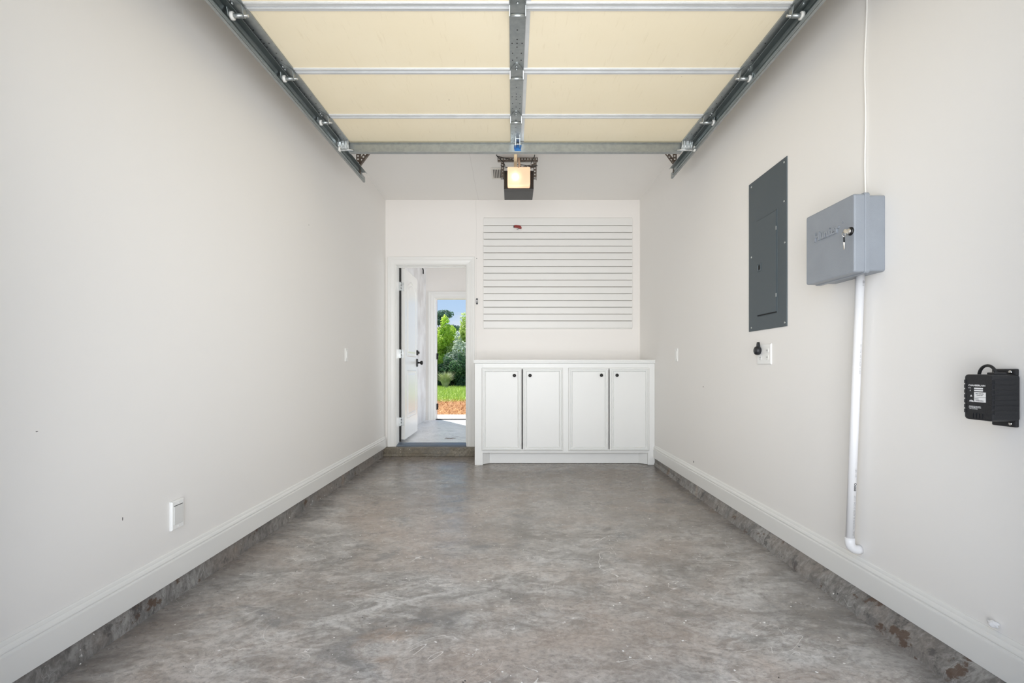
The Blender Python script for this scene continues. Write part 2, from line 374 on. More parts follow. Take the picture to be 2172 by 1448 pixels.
# concrete stem curbs under the walls
struct('curb_left', MB().box(-1.60, -1.437, 0.85, 5.56, 0, 0.098), M['curb'], 'stained concrete curb below the left baseboard')
cr = MB()
prof = lambda xb: [(xb, 0), (xb + 0.012, 0.03), (1.440, 0.084), (1.60, 0.084), (1.60, 0)]
ysteps = [0.85, 1.3, 1.9, 2.6, 3.3, 4.1, 5.0, 5.56]
xb = lambda y: 1.432 - 0.075 * max(0, min(1, (4.9 - y) / 3.5))
for a, b in zip(ysteps[:-1], ysteps[1:]):
    pa, pb = prof(xb(a)), prof(xb(b)); n = len(pa)
    cr.add([(u, a, v) for u, v in pa] + [(u, b, v) for u, v in pb], [(i, (i + 1) % n, n + (i + 1) % n, n + i) for i in range(n)])
pa = prof(xb(0.85)); cr.add([(u, 0.85, v) for u, v in pa], [tuple(range(5))])
pa = prof(xb(5.56)); cr.add([(u, 5.56, v) for u, v in pa], [tuple(range(5))])
struct('curb_right', cr, M['curb'], 'sloping concrete curb with rust spots below the right baseboard')
struct('step', MB().box(-1.437, -0.395, 5.475, 5.56, 0, 0.094).box(-1.437, -0.395, 5.455, 5.475, 0, 0.028), M['step'],
       'low brownish concrete step under the doorway', 0.004)
# baseboards
bb = [(0, 0), (0.017, 0), (0.017, 0.082), (0.0165, 0.085), (0.012, 0.088), (0.0115, 0.091), (0.0155, 0.095), (0.0155, 0.099), (0.013, 0.106),
      (0.0085, 0.111), (0.0085, 0.114), (0.0065, 0.121), (0.003, 0.125), (0, 0.125)]
struct('baseboard_left', MB().ext(bb, lambda u, v: (XL + u, 0.86, v + 0.090), lambda u, v: (XL + u, 5.535, v + 0.090)), M['trim'], 'white moulded baseboard along the left wall')
struct('baseboard_right', MB().ext(bb, lambda u, v: (XR - u, 0.86, v + 0.076), lambda u, v: (XR - u, 5.0, v + 0.076)), M['trim'], 'white moulded baseboard along the right wall')

# door casings: colonial profile mitred round the opening
def casing(name, x0, x1, z0, z1, yf, w, label):
    prof = [(0, 0), (0, .010), (.006, .014), (.012, .011), (.030, .013), (.052, .018), (.060, .016), (.068, .019), (.090, .021), (.095, .018), (.095, 0)]
    prof = [(a * w / .095, b) for a, b in prof]; mb = MB(); n = len(prof)
    def loop(k):
        if k == 0: return [(x0 - a, yf - b, z0) for a, b in prof]
        if k == 1: return [(x0 - a, yf - b, z1 + a) for a, b in prof]
        if k == 2: return [(x1 + a, yf - b, z1 + a) for a, b in prof]
        return [(x1 + a, yf - b, z0) for a, b in prof]
    ls = [loop(k) for k in range(4)]
    mb.add([p for l in ls for p in l], [(k * n + i, k * n + (i + 1) % n, (k + 1) * n + (i + 1) % n, (k + 1) * n + i) for k in range(3) for i in range(n)])
    mb.f += [tuple(reversed(range(n))), tuple(3 * n + i for i in range(n))]; mb.sm += [False, False]
    return struct(name, mb, M['trim'], label)
casing('trim_1', OX0, OX1, 0.094, OZ, YB, 0.093, 'white moulded casing around the near doorway')
jm = MB().box(OX0, OX0 + 0.004, YB, 5.70, 0.10, OZ).box(OX1 - 0.004, OX1, YB, 5.70, 0.10, OZ).box(OX0 + 0.004, OX1 - 0.004, YB, 5.70, OZ - 0.004, OZ)
jm.box(OX1 - 0.016, OX1 - 0.004, 5.62, 5.64, 0.125, OZ - 0.004).box(OX0 + 0.004, OX1 - 0.016, 5.62, 5.64, OZ - 0.016, OZ - 0.004)
struct('trim_2', jm, M['trim'], 'white jamb lining of the near doorway')
th = [(0, 0), (0.012, 0.002), (0.022, 0.012), (0.05, 0.012), (0.054, 0.018), (0.10, 0.022), (0.106, 0.028), (0.14, 0.028), (0.14, 0)]
o = MB().ext(th, lambda u, v: (OX0 + 0.005, 5.548 + u, 0.0945 + v), lambda u, v: (OX1 - 0.005, 5.548 + u, 0.0945 + v)).build('door_threshold', M['thresh'])
tag(o, 'blue-grey ribbed metal threshold across the near doorway', 'threshold')
struct('gap_shade_strip', MB().box(OX0 + 0.004, OX0 + 0.022, 5.701, 5.722, 0.128, 2.146), M['wedge'], 'black strip put in to darken the gap beside the open door')  # added strip: the shade of the gap put in as black

# passage behind the doorway
PY = 8.15
struct('floor_passage', MB().box(-1.44, 2.95, 5.69, PY + 0.13, 0.0, PF).box(-1.32, -0.52, 5.62, 5.69, 0, PF - 0.026), M['pfloor'], 'pale blue-grey concrete floor of the passage beyond the door')
struct('wall_passage_left', MB().box(-1.60, XL, 5.69, PY + 0.13, PF, 2.75), M['pass'], 'blue-grey stained plaster wall on the left of the passage')
SX0, SX1, SZ = -1.293, -0.480, 2.15
wp = MB().box(-1.44, SX0, PY, PY + .13, PF, 2.75).box(SX0, SX1, PY, PY + .13, SZ, 2.75).box(SX1, 2.95, PY, PY + .13, PF, 2.75)
struct('wall_passage_back', wp, M['wall_b'], 'off-white wall with the outer doorway at the end of the passage')
struct('wall_passage_near', MB().box(1.60, 2.95, 5.56, 5.69, 0, 2.75), M['wall_b'], 'passage wall beside the garage')
struct('ceiling_passage', MB().box(-1.60, 3.05, 5.69, PY + .13, 2.75, 2.88), M['ceil'], 'off-white passage ceiling')
wr = MB().box(2.95, 3.07, 5.56, 5.85, 0, 2.75).box(2.95, 3.07, 8.05, PY + .13, 0, 2.75).box(2.95, 3.07, 5.85, 8.05, 2.28, 2.75)  # unseen side; wide opening made up so that light reaches the passage
struct('wall_passage_right', wr, M['pass'], 'unseen passage side wall with a wide opening added to let light in')
casing('trim_3', SX0, SX1, PF, SZ, PY, 0.105, 'white moulded casing around the far outer doorway')
jm = MB().box(SX0, SX0 + 0.012, PY, PY + .15, PF, SZ).box(SX1 - 0.012, SX1, PY, PY + .15, PF, SZ).box(SX0 + .012, SX1 - .012, PY, PY + .15, SZ - .012, SZ)
struct('trim_4', jm, M['trim'], 'white jamb lining of the far outer doorway')
struct('trim_5', MB().box(SX0 - .04, SX0 + .014, PY + .1505, PY + .19, .10, SZ + .04).box(SX1 - .014, SX1 + .04, PY + .1505, PY + .19, .10, SZ + .04), M['brickm'], 'pinkish grey outer mould of the far doorway')
struct('outer_sill', MB().box(SX0 + .012, SX1 - .012, PY + .02, PY + .14, PF, PF + .010), M['wedge'], 'thin dark sill across the outer doorway', 0.002)

# ------------------------------------------------------------------ interior door, swung open into the passage
def arch(x0, x1, z0, z1, rise, n=14):
    pts = [(x0, z0), (x1, z0)]
    for i in range(n + 1):
        t = i / n; u = 1 - t; xx = x0 + (x1 - x0) * u
        pts.append((xx, z1 - rise + rise * math.sin(math.pi * u) ** 0.75 if rise else z1))
    return pts
def panel_mould(mb, x0, x1, z0, z1, rise, m):
    prof = [(0, 0), (0.008, 0.007), (0.016, 0.007), (0.026, -0.004), (0.034, -0.004), (0.060, 0.006)]
    mb.rings([[m(u, v, h) for u, v in arch(x0 + i, x1 - i, z0 + i, z1 - i, rise * (1 - i * 2.0))] for i, h in prof])
def plate_with(mb, m, w, h, t):                                        # slab w x h, thickness t, front at n = 0
    a = [m(0, 0, -t), m(w, 0, -t), m(w, h, -t), m(0, h, -t)]; b = [m(0, 0, 0), m(w, 0, 0), m(w, h, 0), m(0, h, 0)]
    mb.hexa(a, b)
FX = -1.255                                                            # visible face of the open door
DY0 = 5.724
d1 = thing('door_1', (-1.28, DY0, PF + 0.03), 'white arched two-panel door standing open into the passage', 'door', None, 'structure')
md = lambda u, v, n: (FX + n - 0.012 * u, DY0 + u, PF + 0.030 + v)
leaf = MB(); plate_with(leaf, md, 0.80, 2.005, 0.044); lf = leaf.build('door_leaf', M['doorw'], d1, 0.003)
for z0, z1, rise, nm in ((0.235, 0.81, 0, 'lower_panel'), (0.975, 1.90, 0.12, 'upper_panel')):
    mb = MB(); panel_mould(mb, 0.115, 0.685, z0, z1, rise, lambda u, v, n: md(u, v, n + 0.0006)); mb.build(nm, M['doorw'], lf)
for zc in (1.933, 1.149, 0.36):
    h = MB().box(OX0 + 0.0045, OX0 + 0.024, 5.690, 5.7005, zc - 0.05, zc + 0.05).box(-1.297, -1.268, 5.7205, 5.7235, zc - 0.05, zc + 0.05)
    for s in (-1, 0, 1): h.rod((-1.298, 5.712, zc + s * .034 - .0155), (-1.298, 5.712, zc + s * .034 + .0155), 0.007)
    h.build('hinge', M['galvl'], d1)
dk = MB().lathe((FX, DY0 + .735, 1.185), (1, 0, 0), [(-.01, .034), (0.006, .034), (0.012, .028), (.014, .016), (.028, .016), (.030, .012)]).build('deadbolt', M['blackmetal'], d1)
kb = MB().ext([(0.032 * math.cos(a), 0.055 * math.sin(a)) for a in (2 * math.pi * i / 24 for i in range(24))],
              lambda u, v: (FX - .01, DY0 + .735 + u, 1.053 + v), lambda u, v: (FX + .008, DY0 + .735 + u * .9, 1.053 + v * .93))
kb.lathe((FX, DY0 + .735, 1.053), (1, 0, 0), [(0, .012), (.034, .010), (.042, .020), (.052, .027), (.064, .028), (.072, .021), (.076, .008)])
kb.build('door_knob', M['blackmetal'], d1)
# outer door, swung outside; only its edge shows
d2 = thing('door_2', (SX0, PY + .15, PF), 'white outer door swung open towards the garden', 'door', None, 'structure')
an = R(171)
mo = lambda u, v, n: (SX0 - 0.06 + math.cos(an) * u + math.sin(an) * n, PY + .215 + math.sin(an) * u - math.cos(an) * n, PF + .03 + v)
mb = MB(); plate_with(mb, mo, 0.80, 2.0, 0.044); l2 = mb.build('door_leaf', M['doorw'], d2, 0.003)
for zc in (.33, 1.18):
    h = MB().rod((SX0 + .026, PY + .162, zc - .05), (SX0 + .026, PY + .162, zc + .05), .010).box(SX0 + .0125, SX0 + .020, PY + .10, PY + .150, zc - .05, zc + .05)
    h.build('hinge', M['blackmetal'], d2)

# ------------------------------------------------------------------ base cabinet and worktop
CY = 4.972                                                             # front of the face frame
CX0, CX1 = -0.383, 1.4425
cab = thing('base_cabinet', ((CX0 + CX1) / 2, 5.26, 0), 'white built-in base cabinet with four panelled doors beside the doorway', 'cabinet')
px2x = lambda px, d=CY: (px - 1087) * d / FPX
zc = lambda py, d=CY: CAM_Z + (780 - py) * d / FPX
DR = [(1021.7, 1106.4), (1108.6, 1193.6), (1205.2, 1290.2), (1292.2, 1376.4)]
DZ0, DZ1 = zc(955.4), zc(779.8)
zt = 1.030                                                             # top of the carcass
bd = MB().box(CX0, CX0 + .018, CY + .02, 5.555, 0, zt).box(CX1 - .018, CX1, CY + .02, 5.555, 0.10, zt).box(CX0 + .018, CX1 - .018, 5.535, 5.555, 0.12, zt)
bd.box(CX0 + .018, CX1 - .018, CY + .02, 5.535, 0.125, 0.145); bd.build('carcass', M['cab'], cab)
ff = MB().box(CX0, px2x(1024), CY, CY + .02, 0, zt).box(px2x(1374), CX1, CY, CY + .02, 0.002, zt)
ff.box(px2x(1024), px2x(1374), CY, CY + .02, zc(783), zt).box(px2x(1024), px2x(1374), CY, CY + .02, zc(960), zc(952)).box(px2x(1191), px2x(1208), CY, CY + .02, zc(952), zc(783))
ff.build('face_frame', M['cab'], cab, 0.0012)
tk = MB(); tz0, tz1 = 0.004, zc(960)
k0, k1, k2, k3 = px2x(1024), px2x(1038), px2x(1359), px2x(1374)
tk.ext([(k0, CY + .02), (k1, CY + .085), (k2, CY + .085), (k3, CY + .02), (k3, CY + .03), (k2 + .004, CY + .097), (k1 - .004, CY + .097), (k0, CY + .03)],
       lambda u, v: (u, v, tz0), lambda u, v: (u, v, tz1)).build('toe_kick', M['cab'], cab)
KN = [(1091, 796), (1124, 796), (1275, 795.5), (1308, 795.5)]
rect = lambda x0, x1, z0, z1, i: [(x0 + i, z0 + i), (x1 - i, z0 + i), (x1 - i, z1 - i), (x0 + i, z1 - i)]
for (a, b), (kx, ky) in zip(DR, KN):
    x0, x1 = px2x(a), px2x(b); mb = MB()
    pr = [(0, 0), (0, .012), (.003, .018), (.013, .022), (.016, .022), (.018, .011), (.0215, .011), (.024, .020), (.032, .020), (.036, .012), (.0385, .006), (.041, .006), (.044, .012)]
    mb.rings([[(u, CY - .0015 - h, v) for u, v in rect(x0, x1, DZ0, DZ1, i)] for i, h in pr])
    mb.add([(u, CY - .0015, v) for u, v in rect(x0, x1, DZ0, DZ1, 0)], [(0, 1, 2, 3)])
    dr = mb.build('cabinet_door', M['cab'], cab)
    kx_, kz_ = px2x(kx, CY - .012), zc(ky, CY - .012)
    MB().lathe((kx_, CY - .0135, kz_), (0, -1, 0), [(-.002, .0075), (.010, .0065), (.014, .014), (.019, .0168), (.024, .0155), (.027, .009), (.028, .002)], 24).build('knob', M['blackmetal'], dr)
wt = MB().ext([(CY - .012, 0), (CY - .016, .006), (CY - .016, .012), (CY - .010, .016), (CY - .010, .022), (CY - .018, .026), (CY - .018, .034), (5.5595, .034), (5.5595, 0)],
              lambda u, v: (CX0 - .008, u, zt + .001 + v), lambda u, v: (1.4435, u, zt + .001 + v)).build('worktop', M['cab'])
tag(wt, 'thin white worktop with a moulded front edge on the base cabinet', 'worktop')

# ------------------------------------------------------------------ slatwall
sw = thing('slatwall', (0.51, 5.55, 1.43), 'white slatted wall panel with horizontal grooves above the cabinet', 'wall panel')
sx0, sx1 = (1025 - 1087) / 187.6, (1341.5 - 1087) / 187.6
sz = lambda py: CAM_Z + (780 - py) / 187.6
MB().box(sx0 + .004, sx1 - .004, 5.556, 5.5595, sz(694.5), sz(463.5)).build('backing', M['slatback'], sw)
ed = [463.5] + [478.6 + 14.41 * k for k in range(15)] + [694.5]
for k in range(16):
    z1, z0 = sz(ed[k]) - (0.0040 if k else 0), sz(ed[k + 1]) + (0.0040 if k < 15 else 0)
    MB().box(sx0, sx1, 5.538, 5.556, z0, z1).build('slat', M['slat'], sw, 0.0012, 1)
MB().ext([(5.5595, 0), (5.543, 0), (5.543, .006), (5.5595, .017)], lambda u, v: (sx0 + .004, u, sz(463.5) + .0006 + v), lambda u, v: (sx1 - .004, u, sz(463.5) + .0006 + v)).build('top_edge', M['slat'], sw)
MB().ext([(5.5595, 0), (5.543, 0), (5.543, -.006), (5.5595, -.015)], lambda u, v: (sx0 + .004, u, sz(694.5) - .0006 + v), lambda u, v: (sx1 - .004, u, sz(694.5) - .0006 + v)).build('bottom_edge', M['slat'], sw)
# red clip hanging in the first groove
rc = thing('slatwall_hook', (0.06, 5.53, 2.555), 'small red plastic clip hooked into the top groove of the slatted panel', 'hook')
cx, czz = (1098 - 1087) / 187.6, sz(482)
body = [(-.040, .016), (-.036, .020), (-.010, .020), (.016, .016), (.034, .008), (.044, -.004), (.045, -.016), (.038, -.022), (.020, -.020), (0, -.014), (-.022, -.011), (-.040, -.009)]
MB().ext(body, lambda u, v: (cx + u, 5.5372, czz + v), lambda u, v: (cx + u * .95, 5.512, czz + v * .92)).build('clip_body', M['red'], rc, 0.002)
MB().box(cx - .047, cx - .041, 5.513, 5.5372, czz - .008, czz + .014).build('clip_end', M['blackmetal'], rc, .001)
MB().tube([(cx + .008, 5.528, czz - .016), (cx + .006, 5.526, czz - .026), (cx - .002, 5.524, czz - .031), (cx - .012, 5.523, czz - .028)], .003).build('wire_hook', M['galv'], rc)

# black latch on the wall between doorway and slatwall
lt = thing('wall_bracket', (-.405, 5.55, 1.70), 'small black oblong key holder on the wall right of the doorway', 'bracket')
lx, lz = (1011.6 - 1087) / 187.3, sz(638.5)
ov = [(0.0105 * max(-1, min(1, 1.6 * math.cos(a))), 0.034 * max(-1, min(1, 1.15 * math.sin(a)))) for a in (2 * math.pi * i / 20 for i in range(20))]
MB().ext(ov, lambda u, v: (lx + u, 5.5595, lz + v), lambda u, v: (lx + u * .92, 5.546, lz + v * .96)).build('holder', M['black'], lt)
MB().box(lx - .004, lx + .004, 5.5435, 5.5462, lz - .016, lz + .016).build('faceplate', M['chrome'], lt, .001)
hk = MB().tube([(-1.439, 7.8, 2.56), (-1.425, 7.8, 2.56), (-1.42, 7.8, 2.54), (-1.42, 7.8, 2.48)], .009).build('wall_hook', M['blackmetal'])
tag(hk, 'small black hook high on the passage wall behind the open door', 'hook')

# ------------------------------------------------------------------ wall plates and outlets
def on_left(u, v, n): return (XL + n, u, v)                            # u = depth, v = height, n = out of the wall
def on_right(u, v, n): return (XR - n, u, v)
def plate(mb, m, u0, u1, v0, v1, t=.006, r=.004):
    mb.rings([[m(u, v, h) for u, v in rect(u0, u1, v0, v1, i)] for i, h in ((0, 0.0004), (0, t * .5), (r, t))])
def switch(m, u, v, label, w=.070, h=.117):
    t = thing('light_switch', m(u, v - h / 2, 0), label, 'switch')
    mb = MB(); plate(mb, m, u - w / 2, u + w / 2, v - h / 2, v + h / 2); mb.build('plate', M['plate'], t)
    mb = MB(); mb.rings([[m(a, b, n) for a, b in rect(u - .0165, u + .0165, v - .033, v + .033, i)] for i, n in ((0, .0062), (0, .008), (.002, .010))]); mb.build('rocker', M['plate'], t)
    for s in (-1, 1):
        MB().rod(m(u, v + s * .048, .006), m(u, v + s * .048, .0072), .003, n=10).build('screw', M['galvl'], t)
    return t
switch(on_left, dep(734, 1.44), zof(752.5, dep(734, 1.44)), 'white rocker switch plate on the left wall near the doorway')
switch(on_right, dep(1435.5, 1.444), zof(752.5, dep(1435.5, 1.444)), 'white switch plate on the right wall near the cabinet')
# blank insert plate low on the left wall
du, dv = 2.095, zof(1090, 2.095)
bp_ = thing('outlet_cover', on_left(du, dv - .06, 0), 'white cover plate low on the left wall above the baseboard', 'wall plate')
mb = MB(); w, h = .076, .122
mb.rings([[on_left(a, b, n) for a, b in rect(du - w / 2, du + w / 2, dv - h / 2, dv + h / 2, i)] for i, n in ((0, .0005), (0, .008), (.003, .012), (.006, .0125))]); mb.build('plate', M['plate'], bp_)
mb = MB(); mb.rings([[on_left(a, b, n) for a, b in rect(du - .028, du + .028, dv - .040, dv + .038, i)] for i, n in ((0, .0126), (0, .0135), (.002, .0150))]); mb.build('insert', M['inserts'], bp_)
MB().hexa([on_left(du - .028, dv + .039, .0124), on_left(du + .028, dv + .039, .0124), on_left(du + .028, dv + .0415, .0124), on_left(du - .028, dv + .0415, .0124)],
          [on_left(du - .028, dv + .039, .0130), on_left(du + .028, dv + .039, .0130), on_left(du + .028, dv + .0415, .0130), on_left(du - .028, dv + .0415, .0130)]).build('slot', M['hole'], bp_)
for s in (-1, 1): MB().rod(on_left(du, dv + s * .050, .012), on_left(du, dv + s * .050, .014), .0035, n=10).build('screw', M['plate'], bp_)
# four-gang receptacle below the breaker panel
ou0, ou1 = dep(1637.5, 1.444), dep(1608, 1.444); ouc = (ou0 + ou1) / 2; ov_ = 1.063
ot = thing('wall_outlet', on_right(ouc, ov_ - .058, 0), 'white double outlet plate below the grey breaker panel', 'outlet')
mb = MB(); plate(mb, on_right, ou0, ou1, ov_ - .058, ov_ + .058, .007, .004); mb.build('plate', M['plate'], ot)
w4 = (ou1 - ou0) / 2
for su in (-.5, .5):
    for sv in (-1, 1):
        c0, c1 = ouc + su * w4, ov_ + sv * .0195
        mb = MB(); pts = [(.0165 * math.cos(a), max(-.0125, min(.0125, .0165 * math.sin(a)))) for a in (2 * math.pi * i / 20 for i in range(20))]
        mb.ext(pts, lambda u, v: on_right(c0 + u, c1 + v, .0071), lambda u, v: on_right(c0 + u, c1 + v, .0088)); rcp = mb.build('receptacle', M['plate'], ot)
        sl = MB()
        for q in (-.006, .006): sl.hexa([on_right(c0 + q + a, c1 + .002 + b, .0087) for a, b in rect(-.0012, .0012, -.004, .004, 0)], [on_right(c0 + q + a, c1 + .002 + b, .0092) for a, b in rect(-.0012, .0012, -.004, .004, 0)])
        sl.rod(on_right(c0, c1 - .008, .0087), on_right(c0, c1 - .008, .0092), .0022, n=8); sl.build('slots', M['hole'], rcp)
# black plug in the outlet
pu, pv = ouc + w4 * .5, ov_ + .022
pg = thing('power_plug', on_right(pu, pv - .025, .01), 'round black plug pushed into the outlet under the breaker panel', 'plug')
MB().lathe(on_right(pu, pv, .0093), (-1, 0, 0), [(0, .020), (.004, .024), (.014, .026), (.026, .023), (.032, .012)], 20).build('plug_body', M['black'], pg)
MB().ext([(-.012, 0), (.012, 0), (.008, .022), (.004, .034), (-.004, .034), (-.008, .022)], lambda u, v: on_right(pu + u, pv + .016 + v, .012), lambda u, v: on_right(pu + u, pv + .016 + v, .026)).build('ring', M['black'], pg, .002)

# ------------------------------------------------------------------ breaker panel
u0, u1 = dep(1670.5, 1.444), dep(1590, 1.444); v0, v1 = zof(703.5, u1), zof(392.5, u1)
bk = thing('breaker_panel', on_right((u0 + u1) / 2, v0, 0), 'tall dark grey electrical breaker panel set in the right wall', 'breaker panel')
mb = MB(); mb.rings([[on_right(a, b, n) for a, b in rect(u0, u1, v0, v1, i)] for i, n in ((0, .0004), (0, .004), (.002, .006))]); mb.build('cover', M['panel'], bk)
e0, e1 = dep(1648.5, 1.438), dep(1606.5, 1.438); w0, w1 = zof(671, e1), zof(469, e1)
mb = MB(); mb.rings([[on_right(a, b, n) for a, b in rect(e0 - .004, e1 + .004, w0 - .005, w1 + .004, i)] for i, n in ((0, .0062), (.0015, .0078), (.004, .0078), (.005, .0064))]); mb.build('door_frame', M['panel'], bk)
mb = MB(); mb.rings([[on_right(a, b, n) for a, b in rect(e0 - .0005, e1 + .0005, w0 - .001, w1 + .0005, i)] for i, n in ((0, .0062), (0, .0066))]); mb.build('door_gap', M['hole'], bk)
mb = MB(); mb.rings([[on_right(a, b, n) for a, b in rect(e0 + .0022, e1 - .0018, w0 + .006, w1 - .002, i)] for i, n in ((0, .0068), (.0, .0100), (.003, .0116))]); pd = mb.build('panel_door', M['panel'], bk)
for py in (483, 625):
    vv = zof(py, e0); MB().box(*sorted((on_right(0, 0, .010)[0], on_right(0, 0, .0135)[0])), e0 - .003, e0 + .003, vv - .010, vv + .010).build('hinge', M['galvl'], pd)
lu, lv = dep(1611.5, 1.436), zof(567, dep(1611.5, 1.436))
mb = MB(); mb.rings([[on_right(a, b, n) for a, b in rect(lu - .024, lu + .020, lv - .024, lv + .022, i)] for i, n in ((0, .0112), (0, .0135), (.002, .0150), (.006, .0150), (.008, .0120))]); lc = mb.build('latch', M['panel'], pd)
MB().box(*sorted((on_right(0, 0, .0122)[0], on_right(0, 0, .0155)[0])), lu - .010, lu + .004, lv - .013, lv + .011).build('slide', M['hole'], pd, .001)
for sx, sy in ((100, 257), (305, 100), (305, 345), (310, 603), (100, 697), (100, 1138), (309, 1105)):
    px, py = 1560 + sx / 2.956, 310 + sy / 2.956; su = dep(px, 1.438); sv = zof(py, su)
    MB().lathe(on_right(su, sv, .0058), (-1, 0, 0), [(0, .006), (.0015, .006), (.003, .003)], 10).build('screw', M['galvl'], bk)

# ------------------------------------------------------------------ irrigation controller with keys
hy0, hy1, hz0, hz1 = 1.896, 2.206, 1.356, 1.660
hc = thing('sprinkler_controller', (1.40, 2.05, hz0), 'light grey plastic controller box with keys in its lock, on the right wall', 'control box')
def rbox(mb, x0, x1, y0, y1, z0, z1, r, flat=.002):
    def lp(i, x):
        pts = []
        for cxx, czz_, a0 in ((y1 - r, z1 - r, 0), (y0 + r, z1 - r, 90), (y0 + r, z0 + r, 180), (y1 - r, z0 + r, 270)):
            for k in range(5):
                a = R(a0 + 22.5 * k); rr = r - i; pts.append((x, cxx + rr * math.cos(a), czz_ + rr * math.sin(a)))
        return pts
    mb.rings([lp(flat * 2, x0), lp(flat * .6, x0 + flat * .4 * (1 if x1 > x0 else -1)), lp(0, x0 + flat * 2 * (1 if x1 > x0 else -1)), lp(0, x1)])
    mb.f.append(tuple(len(mb.v) - 20 * 4 + i for i in reversed(range(20)))); mb.sm.append(False)
mb = MB(); rbox(mb, 1.376, 1.4435, hy0 + .004, hy1 - .004, hz0 + .004, hz1 - .004, .010); mb.build('back_box', M['ctrl'], hc)
mb = MB(); rbox(mb, 1.361, 1.379, hy0 - .003, hy1 + .003, hz0 - .004, hz1 + .006, .012); mb.build('rim', M['ctrl'], hc)
mb = MB(); rbox(mb, 1.321, 1.362, hy0, hy1, hz0, hz1, .010, .003); ld = mb.build('lid', M['ctrl'], hc)
lettering('raised_lettering', 'Hunter', M['ctrl'], ld, (1.3195, 2.062, 1.550), (0, -1, 0), (0, 0, 1), .050, .0042, .0016, .162)
MB().rod((1.3205, 1.962, 1.566), (1.3180, 1.962, 1.566), .0035, n=10).build('trademark_dot', M['ctrl'], ld)
ly, lzz = 1.914, 1.518
MB().lathe((1.3208, ly, lzz), (-1, 0, 0), [(-.004, .0165), (.003, .0165), (.006, .013), (.007, .0125)], 20).build('lock_ring', M['blackmetal'], ld)
MB().lathe((1.3140, ly, lzz), (-1, 0, 0), [(0, .0115), (.003, .0115), (.005, .009), (.0055, .003)], 16).build('lock_cylinder', M['chrome'], ld)
k1 = thing('key', (1.300, 1.925, 1.51), 'silver key standing in the lock of the grey controller box', 'key', 'keys on the controller box')
mb = MB().box(1.300, 1.3084, ly - .004, ly + .004, lzz - .0012, lzz + .0012); mb.build('blade', M['brass'], k1)
mb = MB().ext([(.0075 * math.cos(a), .0085 * math.sin(a)) for a in (2 * math.pi * i / 16 for i in range(16))], lambda u, v: (1.299 + u, ly - .0012, lzz + v), lambda u, v: (1.299 + u, ly + .0012, lzz + v)); mb.build('bow', M['brass'], k1)
ring = [(1.296 + .006 * math.cos(a), ly + .004 + .006 * math.sin(a) * .5, lzz - .012 + .010 * math.sin(a)) for a in (2 * math.pi * i / 16 for i in range(17))]
MB().tube(ring, .0012, 6).build('key_ring', M['chrome'], k1)
k2 = thing('key', (1.290, 1.93, 1.455), 'second key hanging from the ring below the controller lock', 'key', 'keys on the controller box')
mb = MB().ext([(.0075 * math.cos(a), .0105 * math.sin(a)) for a in (2 * math.pi * i / 16 for i in range(16))], lambda u, v: (1.297 + u * .8, ly + .006 + u * .8, lzz - .031 + v), lambda u, v: (1.299 + u * .8, ly + .004 + u * .8, lzz - .031 + v)); mb.build('bow', M['blackmetal'], k2)
MB().hexa([(1.2955, ly + .007, lzz - .041), (1.2995, ly + .004, lzz - .041), (1.2985, ly + .004, lzz - .070), (1.2965, ly + .007, lzz - .070)],
          [(1.2965, ly + .008, lzz - .041), (1.3005, ly + .005, lzz - .041), (1.2995, ly + .005, lzz - .070), (1.2975, ly + .008, lzz - .070)]).build('blade', M['brass'], k2)

# conduit from the controller into the wall
cn = thing('pvc_conduit', (1.402, 2.03, 0.21), 'white plastic conduit pipe running down the right wall from the controller box', 'pipe')
p0, p1 = Vector((1.408, 1.985, 1.362)), Vector((1.400, 2.035, 0.268))
MB().rod(p0, p1, .0160, n=24).build('pipe', M['pvc'], cn)
el = [p1 + Vector((0, 0, .014))] + [Vector((1.400 + .030 * (1 - math.cos(a)), 2.035, .262 - .030 * math.sin(a))) for a in (R(15 * i) for i in range(0, 7))] + [Vector((1.4435, 2.035, .232))]
MB().tube(el, [.0185] * (len(el)), 20).build('elbow', M['pvc'], cn)
nrm = Vector((.20, -.98, 0)).normalized(); pdv = (p0 - p1).normalized(); ya = nrm.cross(pdv).normalized() * 1
zx = nrm.cross(pdv)
def ptxt(body, z, size, m_, off=0):
    t = (z - p1.z) / (p0.z - p1.z); c = p1.lerp(p0, t) + nrm * .01615
    lettering('pipe_print', body, m_, cn, c, pdv, pdv.cross(-nrm) * -1 if False else nrm.cross(pdv), size, .00005, off)
ptxt('PPFO', .497, .0145, M['ink'], .0004)
ptxt('PVC 1120 SDR 21 ASTM D 2241 1227', .378, .0105, M['inkg'])
ptxt('0111081', .556, .0105, M['inkg'])
ptxt('1120', 1.325, .0105, M['ink'])
ptxt('SDR 21  ASTM D 2241  PVC 1120', 1.02, .0085, M['inkg'])
# thin white cable from the ceiling into the box
pts = []
for i in range(26):
    t = i / 25; z = 1.664 + (ZC - 1.664) * t
    pts.append((1.4392 - .0006 * math.sin(9 * t), 2.0 + .006 * math.sin(5.5 * t) + .004 * math.sin(17 * t) - .006 * (1 - t), z))
pts[0] = (1.405, 1.99, 1.658); pts[1] = (1.434, 1.992, 1.69)
tag(MB().tube(pts, .0032, 8).build('cable', M['wirew']), 'thin white cable running up the right wall from the controller box', 'cable')

